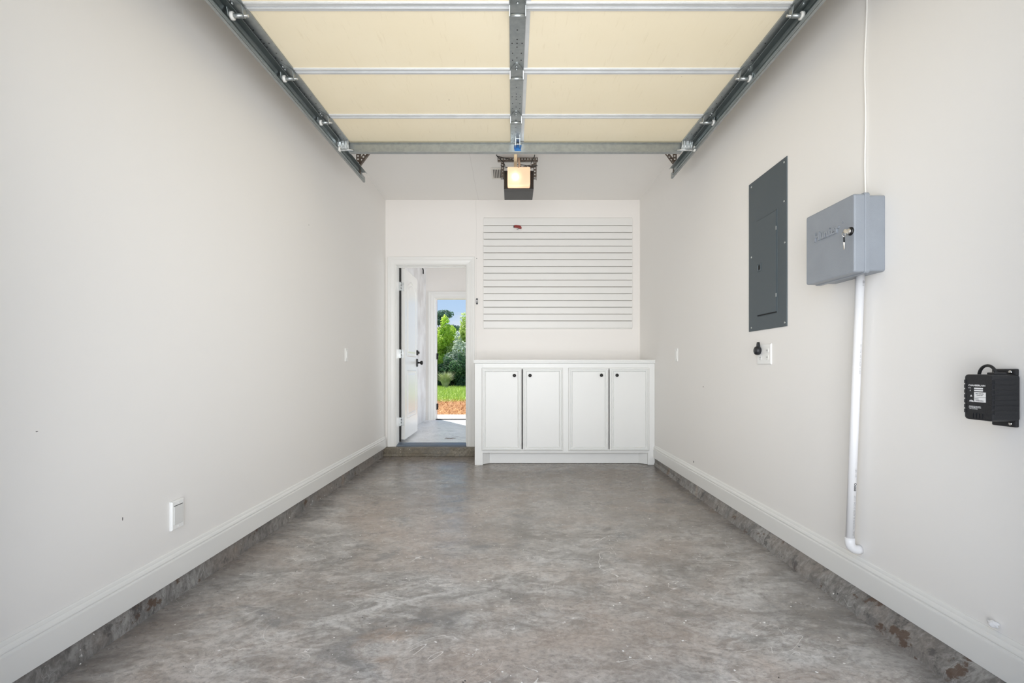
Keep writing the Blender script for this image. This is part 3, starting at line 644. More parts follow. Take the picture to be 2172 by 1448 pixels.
# ------------------------------------------------------------------ power supply box (black) on the right wall
ty0, ty1, tz0, tz1, txf = 1.392, 1.478, .832, .966, 1.362
tr = thing('power_supply', (1.40, 1.43, tz0 - .01), 'black ribbed power supply box with a white label on the right wall', 'power supply')
mb = MB(); rbox(mb, txf, 1.4395, ty0, ty1, tz0, tz1, .010, .002); tb = mb.build('housing', M['black'], tr)
rb = MB()
for k in range(7):
    z = .852 + k * .0146
    MB().box(txf + .004, 1.436, ty0 - .0016, ty0 + .002, z, z + .0105).build('side_rib', M['black'], tr)
fr = MB()
for k in range(7):
    z = .852 + k * .0146
    for y0_, y1_ in ((ty0 + .0005, ty0 + .010), (ty1 - .007, ty1 - .0005)):
        MB().box(txf - .0012, txf + .004, y0_, y1_, z, z + .0105).build('front_rib', M['black'], tr)
for nm, z0, z1 in (('upper_bracket', tz1 - .004, tz1 + .016), ('lower_bracket', tz0 - .017, tz0 + .006)):
    bt = MB().box(1.432, 1.4435, ty0 + .004, ty0 + .074, z0, z1).build(nm, M['black'], tr, .003)
    z = z1 - .009 if 'upper' in nm else z0 + .010
    for yy in ((ty0 + .018, ty0 + .062) if 'upper' in nm else (ty0 + .018,)):
        MB().lathe((1.4318, yy, z), (-1, 0, 0), [(0, .0055), (.002, .005), (.003, .002)], 10).build('screw', M['chrome'], bt)
ct = [(1.385 + .004 * math.cos(a), ty0 + .052 - .024 * math.cos(a) * -1, tz1 - .004 + .028 * math.sin(a)) for a in (R(180 - 15 * i) for i in range(13))]
ct = [(1.395, ty0 + .048 - .026 * math.cos(R(15 * i)) * -1, tz1 - .004 + .030 * math.sin(R(15 * i))) for i in range(13)]
MB().tube(ct, .0042, 8).build('cable_loop', M['cord'], tr)
MB().box(1.375, 1.412, ty0 + .008, ty0 + .030, tz1 - .001, tz1 + .006).build('cable_inlet', M['black'], tr, .002)
XA, YA = (0, -1, 0), (0, 0, 1)
fy = lambda cx_: ty1 - (cx_ - 430) / (885 - 430) * (ty1 - ty0)         # crop column to depth on the front face
fz = lambda cy_: tz1 - (cy_ - 415) / (1160 - 415) * (tz1 - tz0)
lettering('maker_lettering', 'CHAMBERLAIN', M['inkw'], tr, (txf - .0004, fy(640), fz(598)), XA, YA, .0070, .0001, .0002, .052)
for a, b, c, d in ((598, 632, 740, 655), (598, 668, 740, 690), (598, 705, 785, 785), (598, 790, 785, 865)):
    MB().box(txf - .0006, txf + .0005, fy(c), fy(a), fz(d), fz(b)).build('label', M['labelw'], tr)
for body, cx_, cy_, sz_, mm in (('MODEL', 525, 640, .0028, 'inkw'), ('X', 535, 682, .0050, 'inkw'), ('INPUT 120V 60Hz', 690, 730, .0032, 'ink'), ('OUTPUT 24V', 690, 755, .0032, 'ink'),
                               ('CLASS 2', 640, 815, .0036, 'ink'), ('POWER SUPPLY', 690, 845, .0034, 'ink'),
                               ('FOR INDOOR USE ONLY', 612, 940, .0032, 'inkw'), ('CAUTION RISK OF SHOCK', 612, 958, .0032, 'inkw'), ('DRY LOCATION', 590, 980, .0034, 'inkw')):
    lettering('label_print', body, M[mm], tr, (txf - .0009, fy(cx_), fz(cy_)), XA, YA, sz_, .0001, .0001)
for cx_, cy_ in ((548, 768), (530, 852), (552, 852), (574, 855)):
    q = [(-.0032, -.0022), (.0032, -.0022), (0, .0035)]
    MB().ext(q, lambda u, v: (txf + .0002, fy(cx_) - u, fz(cy_) + v), lambda u, v: (txf - .0006, fy(cx_) - u, fz(cy_) + v)).build('warning_triangle', M['inkw'], tr)
for k in range(4):
    MB().box(txf - .0016, txf + .001, fy(585 + k * 50), fy(555 + k * 50), fz(1130), fz(1050)).build('vent_rib', M['black'], tr)

# caulk lump above the right baseboard
cl = bmesh.new(); bmesh.ops.create_icosphere(cl, subdivisions=3, radius=1)
mb = MB(); vs = []
for v in cl.verts:
    n = v.co; k = 1 + .22 * math.sin(5 * n.x + 3 * n.z) * math.cos(4 * n.y)
    vs.append((1.434 + n.x * .011 * k, 1.462 + n.y * .014 * k, .222 + n.z * .010 * k))
mb.add(vs, [tuple(w.index for w in f.verts) for f in cl.faces], True); cl.free()
tag(mb.build('caulk_lump', M['caulk']), 'lump of white caulk on the wall just above the right baseboard', 'caulk')

# ------------------------------------------------------------------ overhead garage door, raised under the ceiling
SL = 0.029
def dz(d, drop=0.0): return CAM_Z + 1.56 + SL * (d - 2.1) - drop
DC, DHW, STW = 0.022, 1.262, 0.090
DXL, DXR = DC - DHW, DC + DHW
J = [3.565, 3.095, 2.60, 2.115, 1.625, 1.135]                           # section joints from the far edge to the near edge
gd = thing('garage_door', (DC, 3.565, dz(3.565)), 'raised sectional garage door with cream foam panels and galvanised stiles', 'garage door')
def slab(mb, x0, x1, a, b, t0, t1):                                    # from drop t0 (low) to t1 (high)
    return mb.hexa([(x0, a, dz(a, t0)), (x1, a, dz(a, t0)), (x1, b, dz(b, t0)), (x0, b, dz(b, t0))],
                   [(x0, a, dz(a, t1)), (x1, a, dz(a, t1)), (x1, b, dz(b, t1)), (x0, b, dz(b, t1))])
CS0, CS1 = DC - .036, DC + .036
def hinge_mesh(hw, cx, j):
    mb = MB()
    q = lambda pts, t: mb.ext(pts, lambda u, v: (cx + u, j + v, dz(j + v, t)), lambda u, v: (cx + u, j + v, dz(j + v, t - .003)))
    q([(-hw, .006), (-hw, -.022), (-hw * .45, -.070), (-hw * .15, -.085), (hw * .15, -.085), (hw * .45, -.070), (hw, -.022), (hw, .006)], .011)
    q([(-hw * .9, .0), (-hw * .9, .022), (-hw * .30, .066), (hw * .30, .066), (hw * .9, .022), (hw * .9, 0)], .0105)
    for s in (-1, 1):                                                  # cheeks that carry the knuckle
        x = cx + s * hw
        mb.hexa([(x, j - .022, dz(j, .010)), (x, j + .014, dz(j, .010)), (x, j + .010, dz(j, .048)), (x, j - .006, dz(j, .048))],
                [(x - s * .003, j - .022, dz(j, .010)), (x - s * .003, j + .014, dz(j, .010)), (x - s * .003, j + .010, dz(j, .048)), (x - s * .003, j - .006, dz(j, .048))])
    mb.rod((cx - hw * .86, j + .002, dz(j, .041)), (cx + hw * .86, j + .002, dz(j, .041)), .0095, n=14)
    for v in (-.060, -.036, .048):
        mb.rod((cx, j + v, dz(j + v, .011)), (cx, j + v, dz(j + v, .019)), .007, .005, 8)
    return mb
for k in range(5):
    f, n_ = J[k], J[k + 1]                                             # far and near edge of the section
    for x0, x1 in ((DXL + .01, CS0 + .01), (CS1 + .02, DXR - .01)):
        slab(MB(), x0, x1, n_ + .028, f - .028, 0, -.036).build('foam_panel', M['foam'], gd)
    # steel rails along both edges of the section
    for a, b in ((f - .029, f - .0015), (n_ + .0015, n_ + .029)):
        mb = slab(MB(), DXL, DXR, a, b, .003, -.038)
        e = a if a > n_ + .05 else b - .006
        mid = (a + b) / 2
        slab(mb, DXL + STW, DXR - STW, mid - .012, mid - .005, .0075, .003)
        rl = mb.build('rail', M['rail'], gd, .0012, 1)
    for x0, x1 in ((DXL, DXL + STW), (CS0, CS1), (DXR - STW, DXR)):
        mb = slab(MB(), x0, x1, n_ + .006, f - .006, .0075, .0031)
        slab(mb, x0, x0 + .003, n_ + .006, f - .006, .0031, -.002); slab(mb, x1 - .003, x1, n_ + .006, f - .006, .0031, -.002)
        st = mb.build('stile', M['galv'], gd, .0008, 1)
        hm = MB(); c = (x0 + x1) / 2; L_ = f - n_
        for u, v in ((0, .30), (0, .44), (-.024, .50), (0, .50), (.024, .50), (0, .56), (-.022, .66), (.022, .66), (0, .74), (-.022, .78), (.022, .78)):
            y = n_ + L_ * v; hm.rod((c + u, y, dz(y, .0073)), (c + u, y, dz(y, .0079)), .0034, n=8)
        hm.build('punched_holes', M['hole'], st)
    slab(MB(), CS1 + .0005, CS1 + .0205, n_ + .030, f - .030, .002, -.034).build('seam_strip', M['rail'], gd)
TRK = .041                                                             # roller centre below the door face
for j in J[1:5]:
    hinge_mesh(.036, DC, j).build('hinge', M['galv'], gd)
    for s, cx, xt in ((-1, DXL + .050, -1.218), (1, DXR - .050, 1.262 + .02 * (j - 2.36))):
        hg = hinge_mesh(.034, cx, j).build('hinge', M['galv'], gd)
        MB().rod((cx - s * .050, j + .002, dz(j, TRK)), (xt, j + .002, dz(j, TRK)), .0055, n=10).build('roller_stem', M['galvl'], hg)
        MB().lathe((xt - s * .016, j + .002, dz(j, TRK)), (s, 0, 0), [(0, .011), (.001, .017), (.014, .017), (.015, .011)], 16).build('roller', M['nylon'], hg)
# strut along the far edge
ys = 3.462
sp = [(0, .004), (.052, .004), (.052, .008), (.010, .010), (.006, .016), (.002, .020), (.002, .064), (-.006, .068), (-.006, .074), (.030, .074), (.030, .070), (.006, .066), (.006, .012), (0, .009)]
MB().ext(sp, lambda u, v: (-1.156, ys + u, dz(ys, v + .004)), lambda u, v: (1.192, ys + u, dz(ys, v + .004))).build('strut', M['galv'], gd)
for s, cx, xt in ((-1, -1.188, -1.220), (1, 1.226, 1.284)):            # ribbed top fixtures with their rollers
    mb = MB().hexa([(cx - .036, ys - .030, dz(ys, .010)), (cx + .036, ys - .030, dz(ys, .010)), (cx + .040, ys - .012, dz(ys, .072)), (cx - .040, ys - .012, dz(ys, .072))],
                   [(cx - .036, ys - .024, dz(ys, .010)), (cx + .036, ys - .024, dz(ys, .010)), (cx + .040, ys - .006, dz(ys, .072)), (cx - .040, ys - .006, dz(ys, .072))])
    for q in (-.030, -.012, .012, .030):
        mb.rod((cx + q, ys - .030, dz(ys, .012)), (cx + q * 1.1, ys - .012, dz(ys, .070)), .0035, n=8)
    fx = mb.build('top_fixture', M['galvl'], gd)
    MB().rod((cx - s * .070, ys - .014, dz(ys, .070)), (xt, ys - .014, dz(ys, .060)), .0055, n=10).build('roller_stem', M['galvl'], fx)
    MB().lathe((xt - s * .012, ys - .014, dz(ys, .060)), (s, 0, 0), [(0, .012), (.001, .019), (.012, .019), (.013, .012)], 16).build('roller', M['nylon'], fx)
# opener bracket and sprayed blue patch at mid strut
ob = MB().box(DC - .005, DC + .035, ys - .060, ys - .010, dz(ys, .012), dz(ys, .008))
for q in (-.004, .026): ob.box(DC + q, DC + q + .006, ys - .050, ys - .008, dz(ys, .050), dz(ys, .008))
ob.rod((DC - .010, ys - .030, dz(ys, .034)), (DC + .040, ys - .030, dz(ys, .034)), .005)
ob.build('opener_bracket', M['galvl'], gd)
MB().ext([(DC - .008, .014), (DC + .036, .012), (DC + .042, .030), (DC + .036, .050), (DC + .040, .070), (DC - .004, .071), (DC - .012, .045)],
         lambda u, v: (u, ys - .0012, dz(ys, v + .004)), lambda u, v: (u, ys + .0005, dz(ys, v + .004))).build('blue_paint_patch', M['bluep'], gd)

# ------------------------------------------------------------------ tracks
def track(name, s, xf, d_end, label):
    t = thing(name, (xf(2.5), 2.5, dz(2.5, .06)), label, 'door track', 'tracks of the overhead door')
    # path: up the jamb, round the curve, back under the ceiling (centre line of the channel)
    path = []
    for i in range(8): path.append((1.02, .35 + i * .25, 'v'))
    zr = dz(1.40, TRK); r = .38; zc0 = zr - r
    path = [(1.02, z) for z in [.06, .5, 1.0, 1.5, 2.0]]
    for i in range(0, 9):
        a = R(90 * i / 8); path.append((1.02 + r - r * math.cos(a), zc0 + r * math.sin(a)))
    y = 1.7
    while y < d_end - .01: path.append((y, dz(y, TRK))); y += .3
    path.append((d_end, dz(d_end, TRK)))
    ch = [(0, .0265), (-.030, .0275), (-.040, .018), (-.0380, .017), (-.029, .0255), (-.002, .0245), (.004, .010), (.004, -.010), (-.002, -.0245), (-.009, -.0255), (-.0125, -.0215), (-.0140, -.023), (-.010, -.0280), (0, -.0265), (.0065, -.010), (.0065, .010)]
    ang = [(.0068, .022), (.0086, .022), (.0086, -.0185), (.021, -.0185), (.021, -.0205), (.0068, -.0205)]
    def sweep(prof, pth):
        mb = MB(); n = len(prof); vs = []
        for i, (y, z) in enumerate(pth):
            y0, z0 = pth[max(i - 1, 0)]; y1, z1 = pth[min(i + 1, len(pth) - 1)]
            l = math.hypot(y1 - y0, z1 - z0); ny, nz = -(z1 - z0) / l, (y1 - y0) / l
            for u, v in prof: vs.append((xf(y) + s * u, y + ny * v, z + nz * v))
        m = len(pth)
        mb.add(vs, [(k * n + i, k * n + (i + 1) % n, (k + 1) * n + (i + 1) % n, (k + 1) * n + i) for k in range(m - 1) for i in range(n)])
        mb.f += [tuple(reversed(range(n))), tuple((m - 1) * n + i for i in range(n))]; mb.sm += [False, False]
        return mb
    sweep(ch, path).build('channel', M['galvd'], t)
    sweep(ang, [p for p in path if p[1] > zr - .05] + [(d_end + .10, dz(d_end + .10, TRK))]).build('stiffening_angle', M['galv'], t)
    # perforated hangers to the ceiling
    hy = 3.95
    perf(t, (xf(hy) + s * .012, hy, dz(hy, .052)), (xf(hy) + s * .012, hy, ZC - .0005), 'hanger')
    perf(t, (xf(hy) + s * .008, hy - .006, dz(hy, -.028)), (xf(hy) - s * .185, hy - .006, ZC - .004), 'diagonal_brace')
    mb = MB().rod((xf(hy) + s * .020, hy - .004, dz(hy, .03)), (xf(hy) + s * .020, hy - .016, dz(hy, .03)), .008, n=6); mb.build('bolt', M['galvl'], t)
    return t
def perf_mesh(mb, p, q, w, nrm, th=.003, pitch=.0255):
    p = Vector(p); q = Vector(q); d = (q - p); L_ = d.length; d.normalize(); nrm = Vector(nrm).normalized(); u = d.cross(nrm).normalized()
    def bar(a0, a1, b0, b1):
        P = lambda a, b, c: p + d * a + u * b + nrm * c
        mb.hexa([P(a0, b0, 0), P(a1, b0, 0), P(a1, b1, 0), P(a0, b1, 0)], [P(a0, b0, th), P(a1, b0, th), P(a1, b1, th), P(a0, b1, th)])
    hw = w / 2; hh = w * .22
    bar(0, L_, -hw, -hh); bar(0, L_, hh, hw)
    a = 0; n = max(2, int(L_ / pitch)); pt = L_ / n
    for i in range(n + 1):
        c = i * pt; bar(max(0, c - pt * .28), min(L_, c + pt * .28), -hh, hh)
    return mb
def perf(parent, p, q, name, w=.030, nrm=(0, -1, 0), m_='rust'):
    mb = perf_mesh(MB(), p, q, w, nrm)
    p = Vector(p); q = Vector(q); d = (q - p).normalized(); n = Vector(nrm).normalized(); u = d.cross(n).normalized()
    a = u * (w / 2); mb.hexa([p + a, q + a, q + a - n * .024, p + a - n * .024], [p + a * 1.2, q + a * 1.2, q + a * 1.2 - n * .024, p + a * 1.2 - n * .024])
    return mb.build(name, M[m_], parent)
track('door_track', -1, lambda y: -1.232, 4.02, 'galvanised door track and hanger along the left wall')
track('door_track', 1, lambda y: 1.262 + .020 * (y - 2.36), 3.93, 'galvanised door track and hanger along the right wall')

# ------------------------------------------------------------------ opener hanging behind the door
OY = 4.285; OCX = 0.055
op = thing('garage_door_opener', (OCX, 4.43, 2.55), 'black garage door opener with a lit lens, hanging from the ceiling', 'door opener')
bz0, bz1 = 2.549, 2.708
hb = MB()
hb.box(OCX - .130, OCX + .130, OY + .05, OY + .285, bz0, bz1)
for x0, x1 in ((OCX - .130, OCX - .122), (OCX + .122, OCX + .130)): hb.box(x0, x1, OY, OY + .05, bz0, bz1)
hb.box(OCX - .122, OCX + .122, OY, OY + .05, bz0, bz0 + .006).box(OCX - .122, OCX + .122, OY + .0, OY + .05, bz1 - .004, bz1)
hb.build('housing', M['opener'], op, .0015, 1)
# translucent lens with a bulb behind it
k = NT('lamp_lens'); nt = k.t; nt.nodes.remove(k.b)
tl = nt.nodes.new('ShaderNodeBsdfTranslucent'); tl.inputs[0].default_value = (0.95, 0.80, 0.66, 1)
df = nt.nodes.new('ShaderNodeBsdfDiffuse'); df.inputs[0].default_value = (0.80, 0.66, 0.55, 1)
em = nt.nodes.new('ShaderNodeEmission'); em.inputs[0].default_value = (1.0, 0.66, 0.42, 1); em.inputs[1].default_value = 0.50
m1 = nt.nodes.new('ShaderNodeMixShader'); m1.inputs[0].default_value = 0.35
ad = nt.nodes.new('ShaderNodeAddShader')
nt.links.new(tl.outputs[0], m1.inputs[1]); nt.links.new(df.outputs[0], m1.inputs[2]); nt.links.new(m1.outputs[0], ad.inputs[0]); nt.links.new(em.outputs[0], ad.inputs[1])
nt.links.new(ad.outputs[0], [n for n in nt.nodes if n.type == 'OUTPUT_MATERIAL'][0].inputs[0]); M['lens'] = k.m
lx0, lx1, lz0, lz1 = OCX - .098, OCX + .098, 2.566, 2.727
ln = MB()
def lpp(i, y, r=.018):
    pts = []
    for cxx, cz_, a0 in ((lx1 - r, lz1 - .004, 0), (lx0 + r, lz1 - .004, 90), (lx0 + r, lz0 + r, 180), (lx1 - r, lz0 + r, 270)):
        rr = (.004 if a0 < 180 else r) - i * .5
        for kk in range(5):
            a = R(a0 + 22.5 * kk); pts.append((cxx + (r - .004 if a0 == 0 else -(r - .004) if a0 == 90 else 0) + max(.001, rr) * math.cos(a), y, cz_ + max(.001, rr) * math.sin(a)))
    return pts
ln.rings([lpp(0, OY + .046), lpp(0, OY - .030), lpp(.004, OY - .036), lpp(.012, OY - .038)])
lens = ln.build('light_lens', M['lens'], op)
bm_ = mat('lit_bulb', (1, 1, 1)); bb_ = bm_.node_tree.nodes['Principled BSDF']; bb_.inputs['Emission Color'].default_value = (1, .82, .58, 1); bb_.inputs['Emission Strength'].default_value = 1.2
MB().lathe((OCX - .030, OY + .044, 2.640), (0, -1, 0), [(0, .012), (.014, .013), (.030, .024), (.044, .024), (.054, .015), (.058, .004)], 16).build('bulb', bm_, op)
pl = lamp('opener_bulb_light', 'POINT', (OCX - .030, OY - .020, 2.640), (0, 0, 0), 0.20, (1, .80, .56), shadow_soft_size=.012)
# rail with trolley cord
MB().box(OCX - .040, OCX - .018, ys + .03, OY + .06, 2.737, 2.768).box(OCX - .044, OCX - .014, ys + .03, OY + .06, 2.735, 2.739).build('rail', M['galvd'], op, .001, 1)
MB().box(OCX - .060, OCX + .010, OY + .02, OY + .12, 2.709, 2.736).build('rail_mount', M['opener'], op)
# door arm from the rail down to the bracket
mb = MB().hexa([(OCX - .033, ys - .030, dz(ys, .040)), (OCX - .027, ys - .030, dz(ys, .040)), (OCX - .027, ys - .020, dz(ys, .010)), (OCX - .033, ys - .020, dz(ys, .010))],
               [(OCX - .033, ys + .240, 2.738), (OCX - .027, ys + .240, 2.738), (OCX - .027, ys + .27, 2.755), (OCX - .033, ys + .27, 2.755)])
mb.build('door_arm', M['galv'], op)
MB().tube([(OCX - .003, 4.18, 2.775), (OCX - .001, 4.19, 2.745), (OCX + .005, 4.20, 2.720), (OCX - .004, 4.20, 2.700)], [.009, .011, .010, .004], 8).build('release_cord', M['copper'], op)
# perforated hangers and cross angle on the ceiling
ay = 4.44
perf(op, (OCX - .190, ay, 2.874), (OCX + .175, ay, 2.874), 'ceiling_angle', .030)
perf(op, (OCX - .147, ay - .004, 2.690), (OCX - .147, ay - .004, 2.862), 'hanger_strap', .026)
perf(op, (OCX + .147, ay - .004, 2.690), (OCX + .147, ay - .004, 2.862), 'hanger_strap', .026)
perf(op, (OCX - .010, ay - .03, 2.772), (OCX + .150, ay - .012, 2.818), 'sway_strap', .022)
for s in (-1, 1):
    MB().rod((OCX + s * .1305, ay - .006, 2.700), (OCX + s * .160, ay - .006, 2.700), .006, n=6).build('bolt', M['galvl'], op)
def cordpts(ps, n=6):
    ps = [Vector(p) for p in ps]; out = []
    for i in range(len(ps) - 1):
        a, b, c, d = ps[max(i - 1, 0)], ps[i], ps[i + 1], ps[min(i + 2, len(ps) - 1)]
        for t in (k / n for k in range(n)):
            out.append(.5 * ((2 * b) + (c - a) * t + (2 * a - 5 * b + 4 * c - d) * t * t + (3 * b - a - 3 * c + d) * t ** 3))
    return out + [ps[-1]]
ox = lambda px, d=4.38: (px - 1087) * d / FPX
oz = lambda py, d=4.38: CAM_Z + (780 - py) * d / FPX
for pp in ([(1052, 322), (1054, 331), (1061, 337), (1068, 345), (1071, 352)],
           [(1062, 351), (1066, 352), (1071, 354), (1082, 356), (1096, 354), (1106, 352)],
           [(1135, 322), (1133, 333), (1129, 340), (1126, 347)],
           [(1091, 352), (1100, 349), (1110, 350), (1122, 352), (1140, 351.5)],
           [(1054, 331), (1066, 334), (1078, 337), (1086, 338)]):
    MB().tube(cordpts([(ox(a), 4.38, oz(b)) for a, b in pp]), .0034, 7).build('wire', M['cord'], op)
# ceiling vent
vt = thing('air_vent', (-.145, 4.80, 2.87), 'small cream louvred ceiling vent behind the garage door opener', 'vent')
vx0, vx1, vy0, vy1 = -.205, -.060, 4.665, 4.925
fv = MB().box(vx0, vx1, vy0, vy0 + .022, 2.879, 2.8875).box(vx0, vx1, vy1 - .022, vy1, 2.879, 2.8875).box(vx0, vx0 + .018, vy0 + .022, vy1 - .022, 2.879, 2.8875).box(vx1 - .018, vx1, vy0 + .022, vy1 - .022, 2.879, 2.8875)
fv.build('frame', M['vent'], vt, .002)
MB().box(vx0 + .018, vx1 - .018, vy0 + .022, vy1 - .022, 2.8862, 2.8876).build('duct', M['dark'], vt)
for i in range(7):
    x = vx0 + .024 + i * .0165
    MB().hexa([(x, vy0 + .022, 2.8785), (x + .008, vy0 + .022, 2.8855), (x + .0095, vy0 + .022, 2.8855), (x + .0015, vy0 + .022, 2.8785)],
              [(x, vy1 - .022, 2.8785), (x + .008, vy1 - .022, 2.8855), (x + .0095, vy1 - .022, 2.8855), (x + .0015, vy1 - .022, 2.8785)]).build('louvre', M['vent'], vt)
# dry scrap on the passage floor
dbr = MB().tube([(-.83 + .02 * i, 5.99 + .012 * math.sin(i * 1.3), PF + .006 + .003 * (i % 2)) for i in range(8)], [.002, .005, .006, .005, .006, .004, .003, .001], 6).build('debris', M['twig'])
tag(dbr, 'dry brown scrap lying on the passage floor', 'debris')

# ------------------------------------------------------------------ outside
M['soil'] = mat('lawn_soil', (0.20, 0.30, 0.06), 0.9, col2=(0.12, 0.19, 0.04), vscale=2)
M['strawbase'] = mat('straw_ground', (0.46, 0.24, 0.09), 0.95, col2=(0.26, 0.12, 0.05), vscale=9)
M['grass'] = mat('grass_blades', (0.62, 0.74, 0.16), 0.6, col2=(0.46, 0.62, 0.10), vscale=1.2)
M['straw'] = mat('pine_straw', (0.62, 0.32, 0.10), 0.7, col2=(0.40, 0.17, 0.045), vscale=7)
struct('driveway', MB().box(-9, 9, -16, 0.72, -.2, -.006), M['drive'], 'pale concrete driveway outside the garage')
struct('side_yard', MB().box(3.07, 30, 0.72, 30, -.2, .02), M['drive'], 'pale concrete apron beside the passage')
struct('patio_slab', MB().box(-3.0, 3.07, PY + .13, 9.32, -.1, .100), M['drive'], 'pale concrete slab outside the outer door')
struct('straw_bed', MB().box(-12, 3.07, 9.32, 13.4, -.2, .045), M['strawbase'], 'ground under the pine straw')
gl = MB().hexa([(-60, 13.4, -.4), (60, 13.4, -.4), (60, 120, -.4), (-60, 120, -.4)], [(-60, 13.4, .05), (3.07, 13.4, .05), (60, 120, .4), (-60, 120, .4)])
struct('lawn', MB().box(-60, 3.07, 13.4, 130, -.3, .05), M['soil'], 'ground under the lawn')
def blades(name, m_, count, xr, yr, z, ln_, wd, lean, label, cat):
    mb = MB()
    for i in range(count):
        x, y = random.uniform(*xr), random.uniform(*yr); a = random.uniform(0, 6.283); l = random.uniform(*ln_); le = random.uniform(*lean)
        dx, dy = math.cos(a), math.sin(a); wx, wy = -dy * wd, dx * wd; zz = z + random.uniform(0, .02)
        h = l * math.cos(le); o = l * math.sin(le)
        mb.add([(x - wx, y - wy, zz), (x + wx, y + wy, zz), (x + dx * o, y + dy * o, zz + h)], [(0, 1, 2)])
    return tag(mb.build(name, m_), label, cat, None, 'stuff')
blades('grass', M['grass'], 26000, (-7, .5), (13.2, 25), .05, (.06, .16), .012, (.1, .9), 'short sunlit green lawn beyond the outer doorway', 'grass')
blades('pine_straw', M['straw'], 16000, (-4, .8), (9.3, 13.7), .05, (.10, .22), .006, (1.15, 1.5), 'orange-brown pine straw mulch beside the lawn', 'mulch')

LEAF = {}
def leaf_mat(name, a, b):
    k = NT(name); c = k.mix(k.ramp(k.noise(k.map(), 2.3, 5, .7), [(0.36, 0.0), (0.64, 1.0)]), b, a)
    k.L(c, k.b.inputs['Base Color']); k.b.inputs['Roughness'].default_value = .55
    nt = k.t; tr_ = nt.nodes.new('ShaderNodeBsdfTranslucent'); nt.links.new(c, tr_.inputs[0])
    mx = nt.nodes.new('ShaderNodeMixShader'); mx.inputs[0].default_value = .6
    out = [n for n in nt.nodes if n.type == 'OUTPUT_MATERIAL'][0]
    nt.links.new(k.b.outputs[0], mx.inputs[1]); nt.links.new(tr_.outputs[0], mx.inputs[2]); nt.links.new(mx.outputs[0], out.inputs[0]); return k.m
M['lfA'] = leaf_mat('leaf_bright_green', (0.72, 0.86, 0.16), (0.36, 0.58, 0.08))
M['lfB'] = leaf_mat('leaf_olive_green', (0.80, 0.88, 0.34), (0.34, 0.50, 0.14))
M['lfC'] = leaf_mat('leaf_dark_green', (0.16, 0.30, 0.13), (0.06, 0.14, 0.07))
M['lfD'] = leaf_mat('leaf_silver_green', (0.75, 0.82, 0.72), (0.35, 0.46, 0.32))
M['lfP'] = leaf_mat('leaf_pine_green', (0.17, 0.30, 0.20), (0.08, 0.16, 0.11))
M['bark'] = mat('bark', (0.17, 0.12, 0.085), 0.9, col2=(0.08, 0.06, 0.045), vscale=8)
M['reed'] = mat('pale_reed', (0.55, 0.58, 0.36), 0.7, col2=(0.36, 0.42, 0.2), vscale=5)
def plant(name, x, y, z, blobs, n, ls, m_, label, cat, group=None, trunk=None):
    """blobs: (dx, dy, dz, rx, ry, rz); leaves fill the blobs, denser to the outside; trunk and limbs carry them"""
    t = thing(name, (x, y, z), label, cat, group)
    mb = MB(); vol = [b[3] * b[4] * b[5] for b in blobs]
    for b, v in zip(blobs, vol):
        for i in range(max(60, int(n * v / sum(vol)))):
            while True:
                p = Vector((random.gauss(0, 1), random.gauss(0, 1), random.gauss(0, 1)))
                if p.length > .1: break
            p = p.normalized() * random.uniform(.45, 1.06) ** .7
            c = Vector((x + b[0] + p.x * b[3], y + b[1] + p.y * b[4], z + b[2] + p.z * b[5]))
            if c.z < z + .02: c.z = z + random.uniform(.02, .15)
            nrm = (p + Vector((random.uniform(-.8, .8), random.uniform(-.8, .8), random.uniform(-.3, .9)))).normalized()
            u = nrm.orthogonal().normalized(); u.rotate(Matrix.Rotation(random.uniform(0, 6.28), 3, nrm)); w = nrm.cross(u)
            l = random.uniform(*ls); mb.add([c - u * l, c + w * l * .45, c + u * l, c - w * l * .45], [(0, 1, 2, 3)])
    mb.build('foliage', m_, t)
    tk = MB(); r = trunk or .05
    top = max(b[2] for b in blobs)
    tk.tube([(x, y, z - .02), (x + .02, y, z + top * .35), (x - .03, y, z + top * .7), (x, y, z + top)], [r, r * .8, r * .55, r * .2], 8)
    for b in blobs:
        tk.tube([(x, y, z + b[2] * .4), (x + b[0] * .5, y + b[1] * .5, z + b[2] * .75), (x + b[0], y + b[1], z + b[2])], [r * .5, r * .35, r * .15], 6)
    tk.build('trunk', M['bark'], t)
    return t
def col(h, w, seed, n=7):
    random.seed(seed); out = []
    for i in range(n):
        t = (i + .5) / n; k = math.sin(math.pi * min(1, t * .85 + .18)) ** .8
        out.append((random.uniform(-.3, .3) * w, random.uniform(-.3, .3) * w, h * t, w * (k * .75 + .12), w * (k * .75 + .12), h / n * .95))
    return out
plant('tree', -3.66, 25.2, .05, col(3.45, 1.0, 3), 14000, (.05, .10), M['lfA'], 'bright green leafy tree left in the outer doorway', 'tree', 'garden trees', .09)
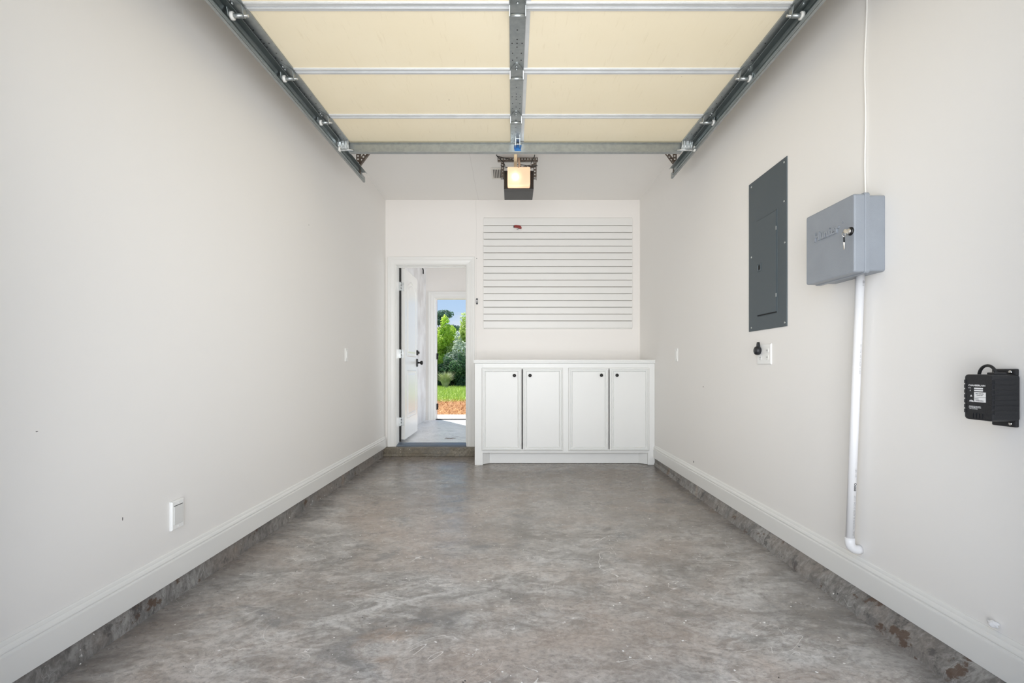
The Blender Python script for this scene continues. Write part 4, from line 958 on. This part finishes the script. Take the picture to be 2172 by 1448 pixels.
plant('tree', -2.42, 25.0, .05, col(3.55, .95, 5), 14000, (.05, .10), M['lfB'], 'yellowish olive tree right in the outer doorway', 'tree', 'garden trees', .08)
plant('tree', -5.7, 25.6, .05, col(3.3, 1.05, 8), 6000, (.06, .11), M['lfA'], 'green tree hidden left of the outer doorway', 'tree', 'garden trees', .09)
plant('shrub', -2.72, 24.2, .05, col(2.55, .62, 9, 5), 4500, (.04, .075), M['lfD'], 'silvery pale shrub between the two garden trees', 'shrub', 'garden shrubs', .04)
for i, (x, y, h, w, lb) in enumerate(((-4.0, 23.6, 1.5, .62, 'dark green shrub at the left foot of the bright tree'), (-3.2, 23.7, 1.35, .66, 'dark green shrub behind the pale tufted grass'),
                                   (-2.45, 23.5, 1.55, .66, 'dark green shrub below the silvery shrub'), (-1.6, 23.6, 1.5, .7, 'dark green shrub beside the right door casing'))):
    plant('shrub', x, y, .05, col(h, w, 20 + i, 4), 3400, (.04, .08), M['lfC'], lb, 'shrub', 'garden shrubs', .04)
plant('pine_tree', -6.55, 45, .05, [(.3, 0, 5.85, .85, .8, .42), (-.3, .2, 5.3, 1.0, .9, .4), (.9, 0, 4.55, 1.15, .8, .32), (-.9, 0, 4.3, 1.2, .9, .4), (.2, .3, 3.6, 1.2, 1, .4)], 5000, (.07, .13), M['lfP'],
      'dark pine rising behind the bright green tree', 'tree', 'garden trees', .16)
rg = thing('ornamental_grass', (-3.05, 22.3, .05), 'pale tufted ornamental grass at the edge of the lawn', 'grass tuft')
mb = MB()
for i in range(420):
    a = random.uniform(0, 6.28); l = random.uniform(.5, .95); sp_ = random.uniform(.05, .5); dx, dy = math.cos(a), math.sin(a)
    b0 = Vector((-3.05 + dx * .06, 22.3 + dy * .06, .05)); m0 = b0 + Vector((dx * sp_ * .4, dy * sp_ * .4, l * .62)); e0_ = b0 + Vector((dx * sp_, dy * sp_, l * .86))
    w_ = Vector((-dy, dx, 0)) * .008
    mb.add([b0 - w_, b0 + w_, m0 + w_, m0 - w_, e0_], [(0, 1, 2, 3), (3, 2, 4)])
mb.build('blades', M['reed'], rg)['kind'] = 'stuff'
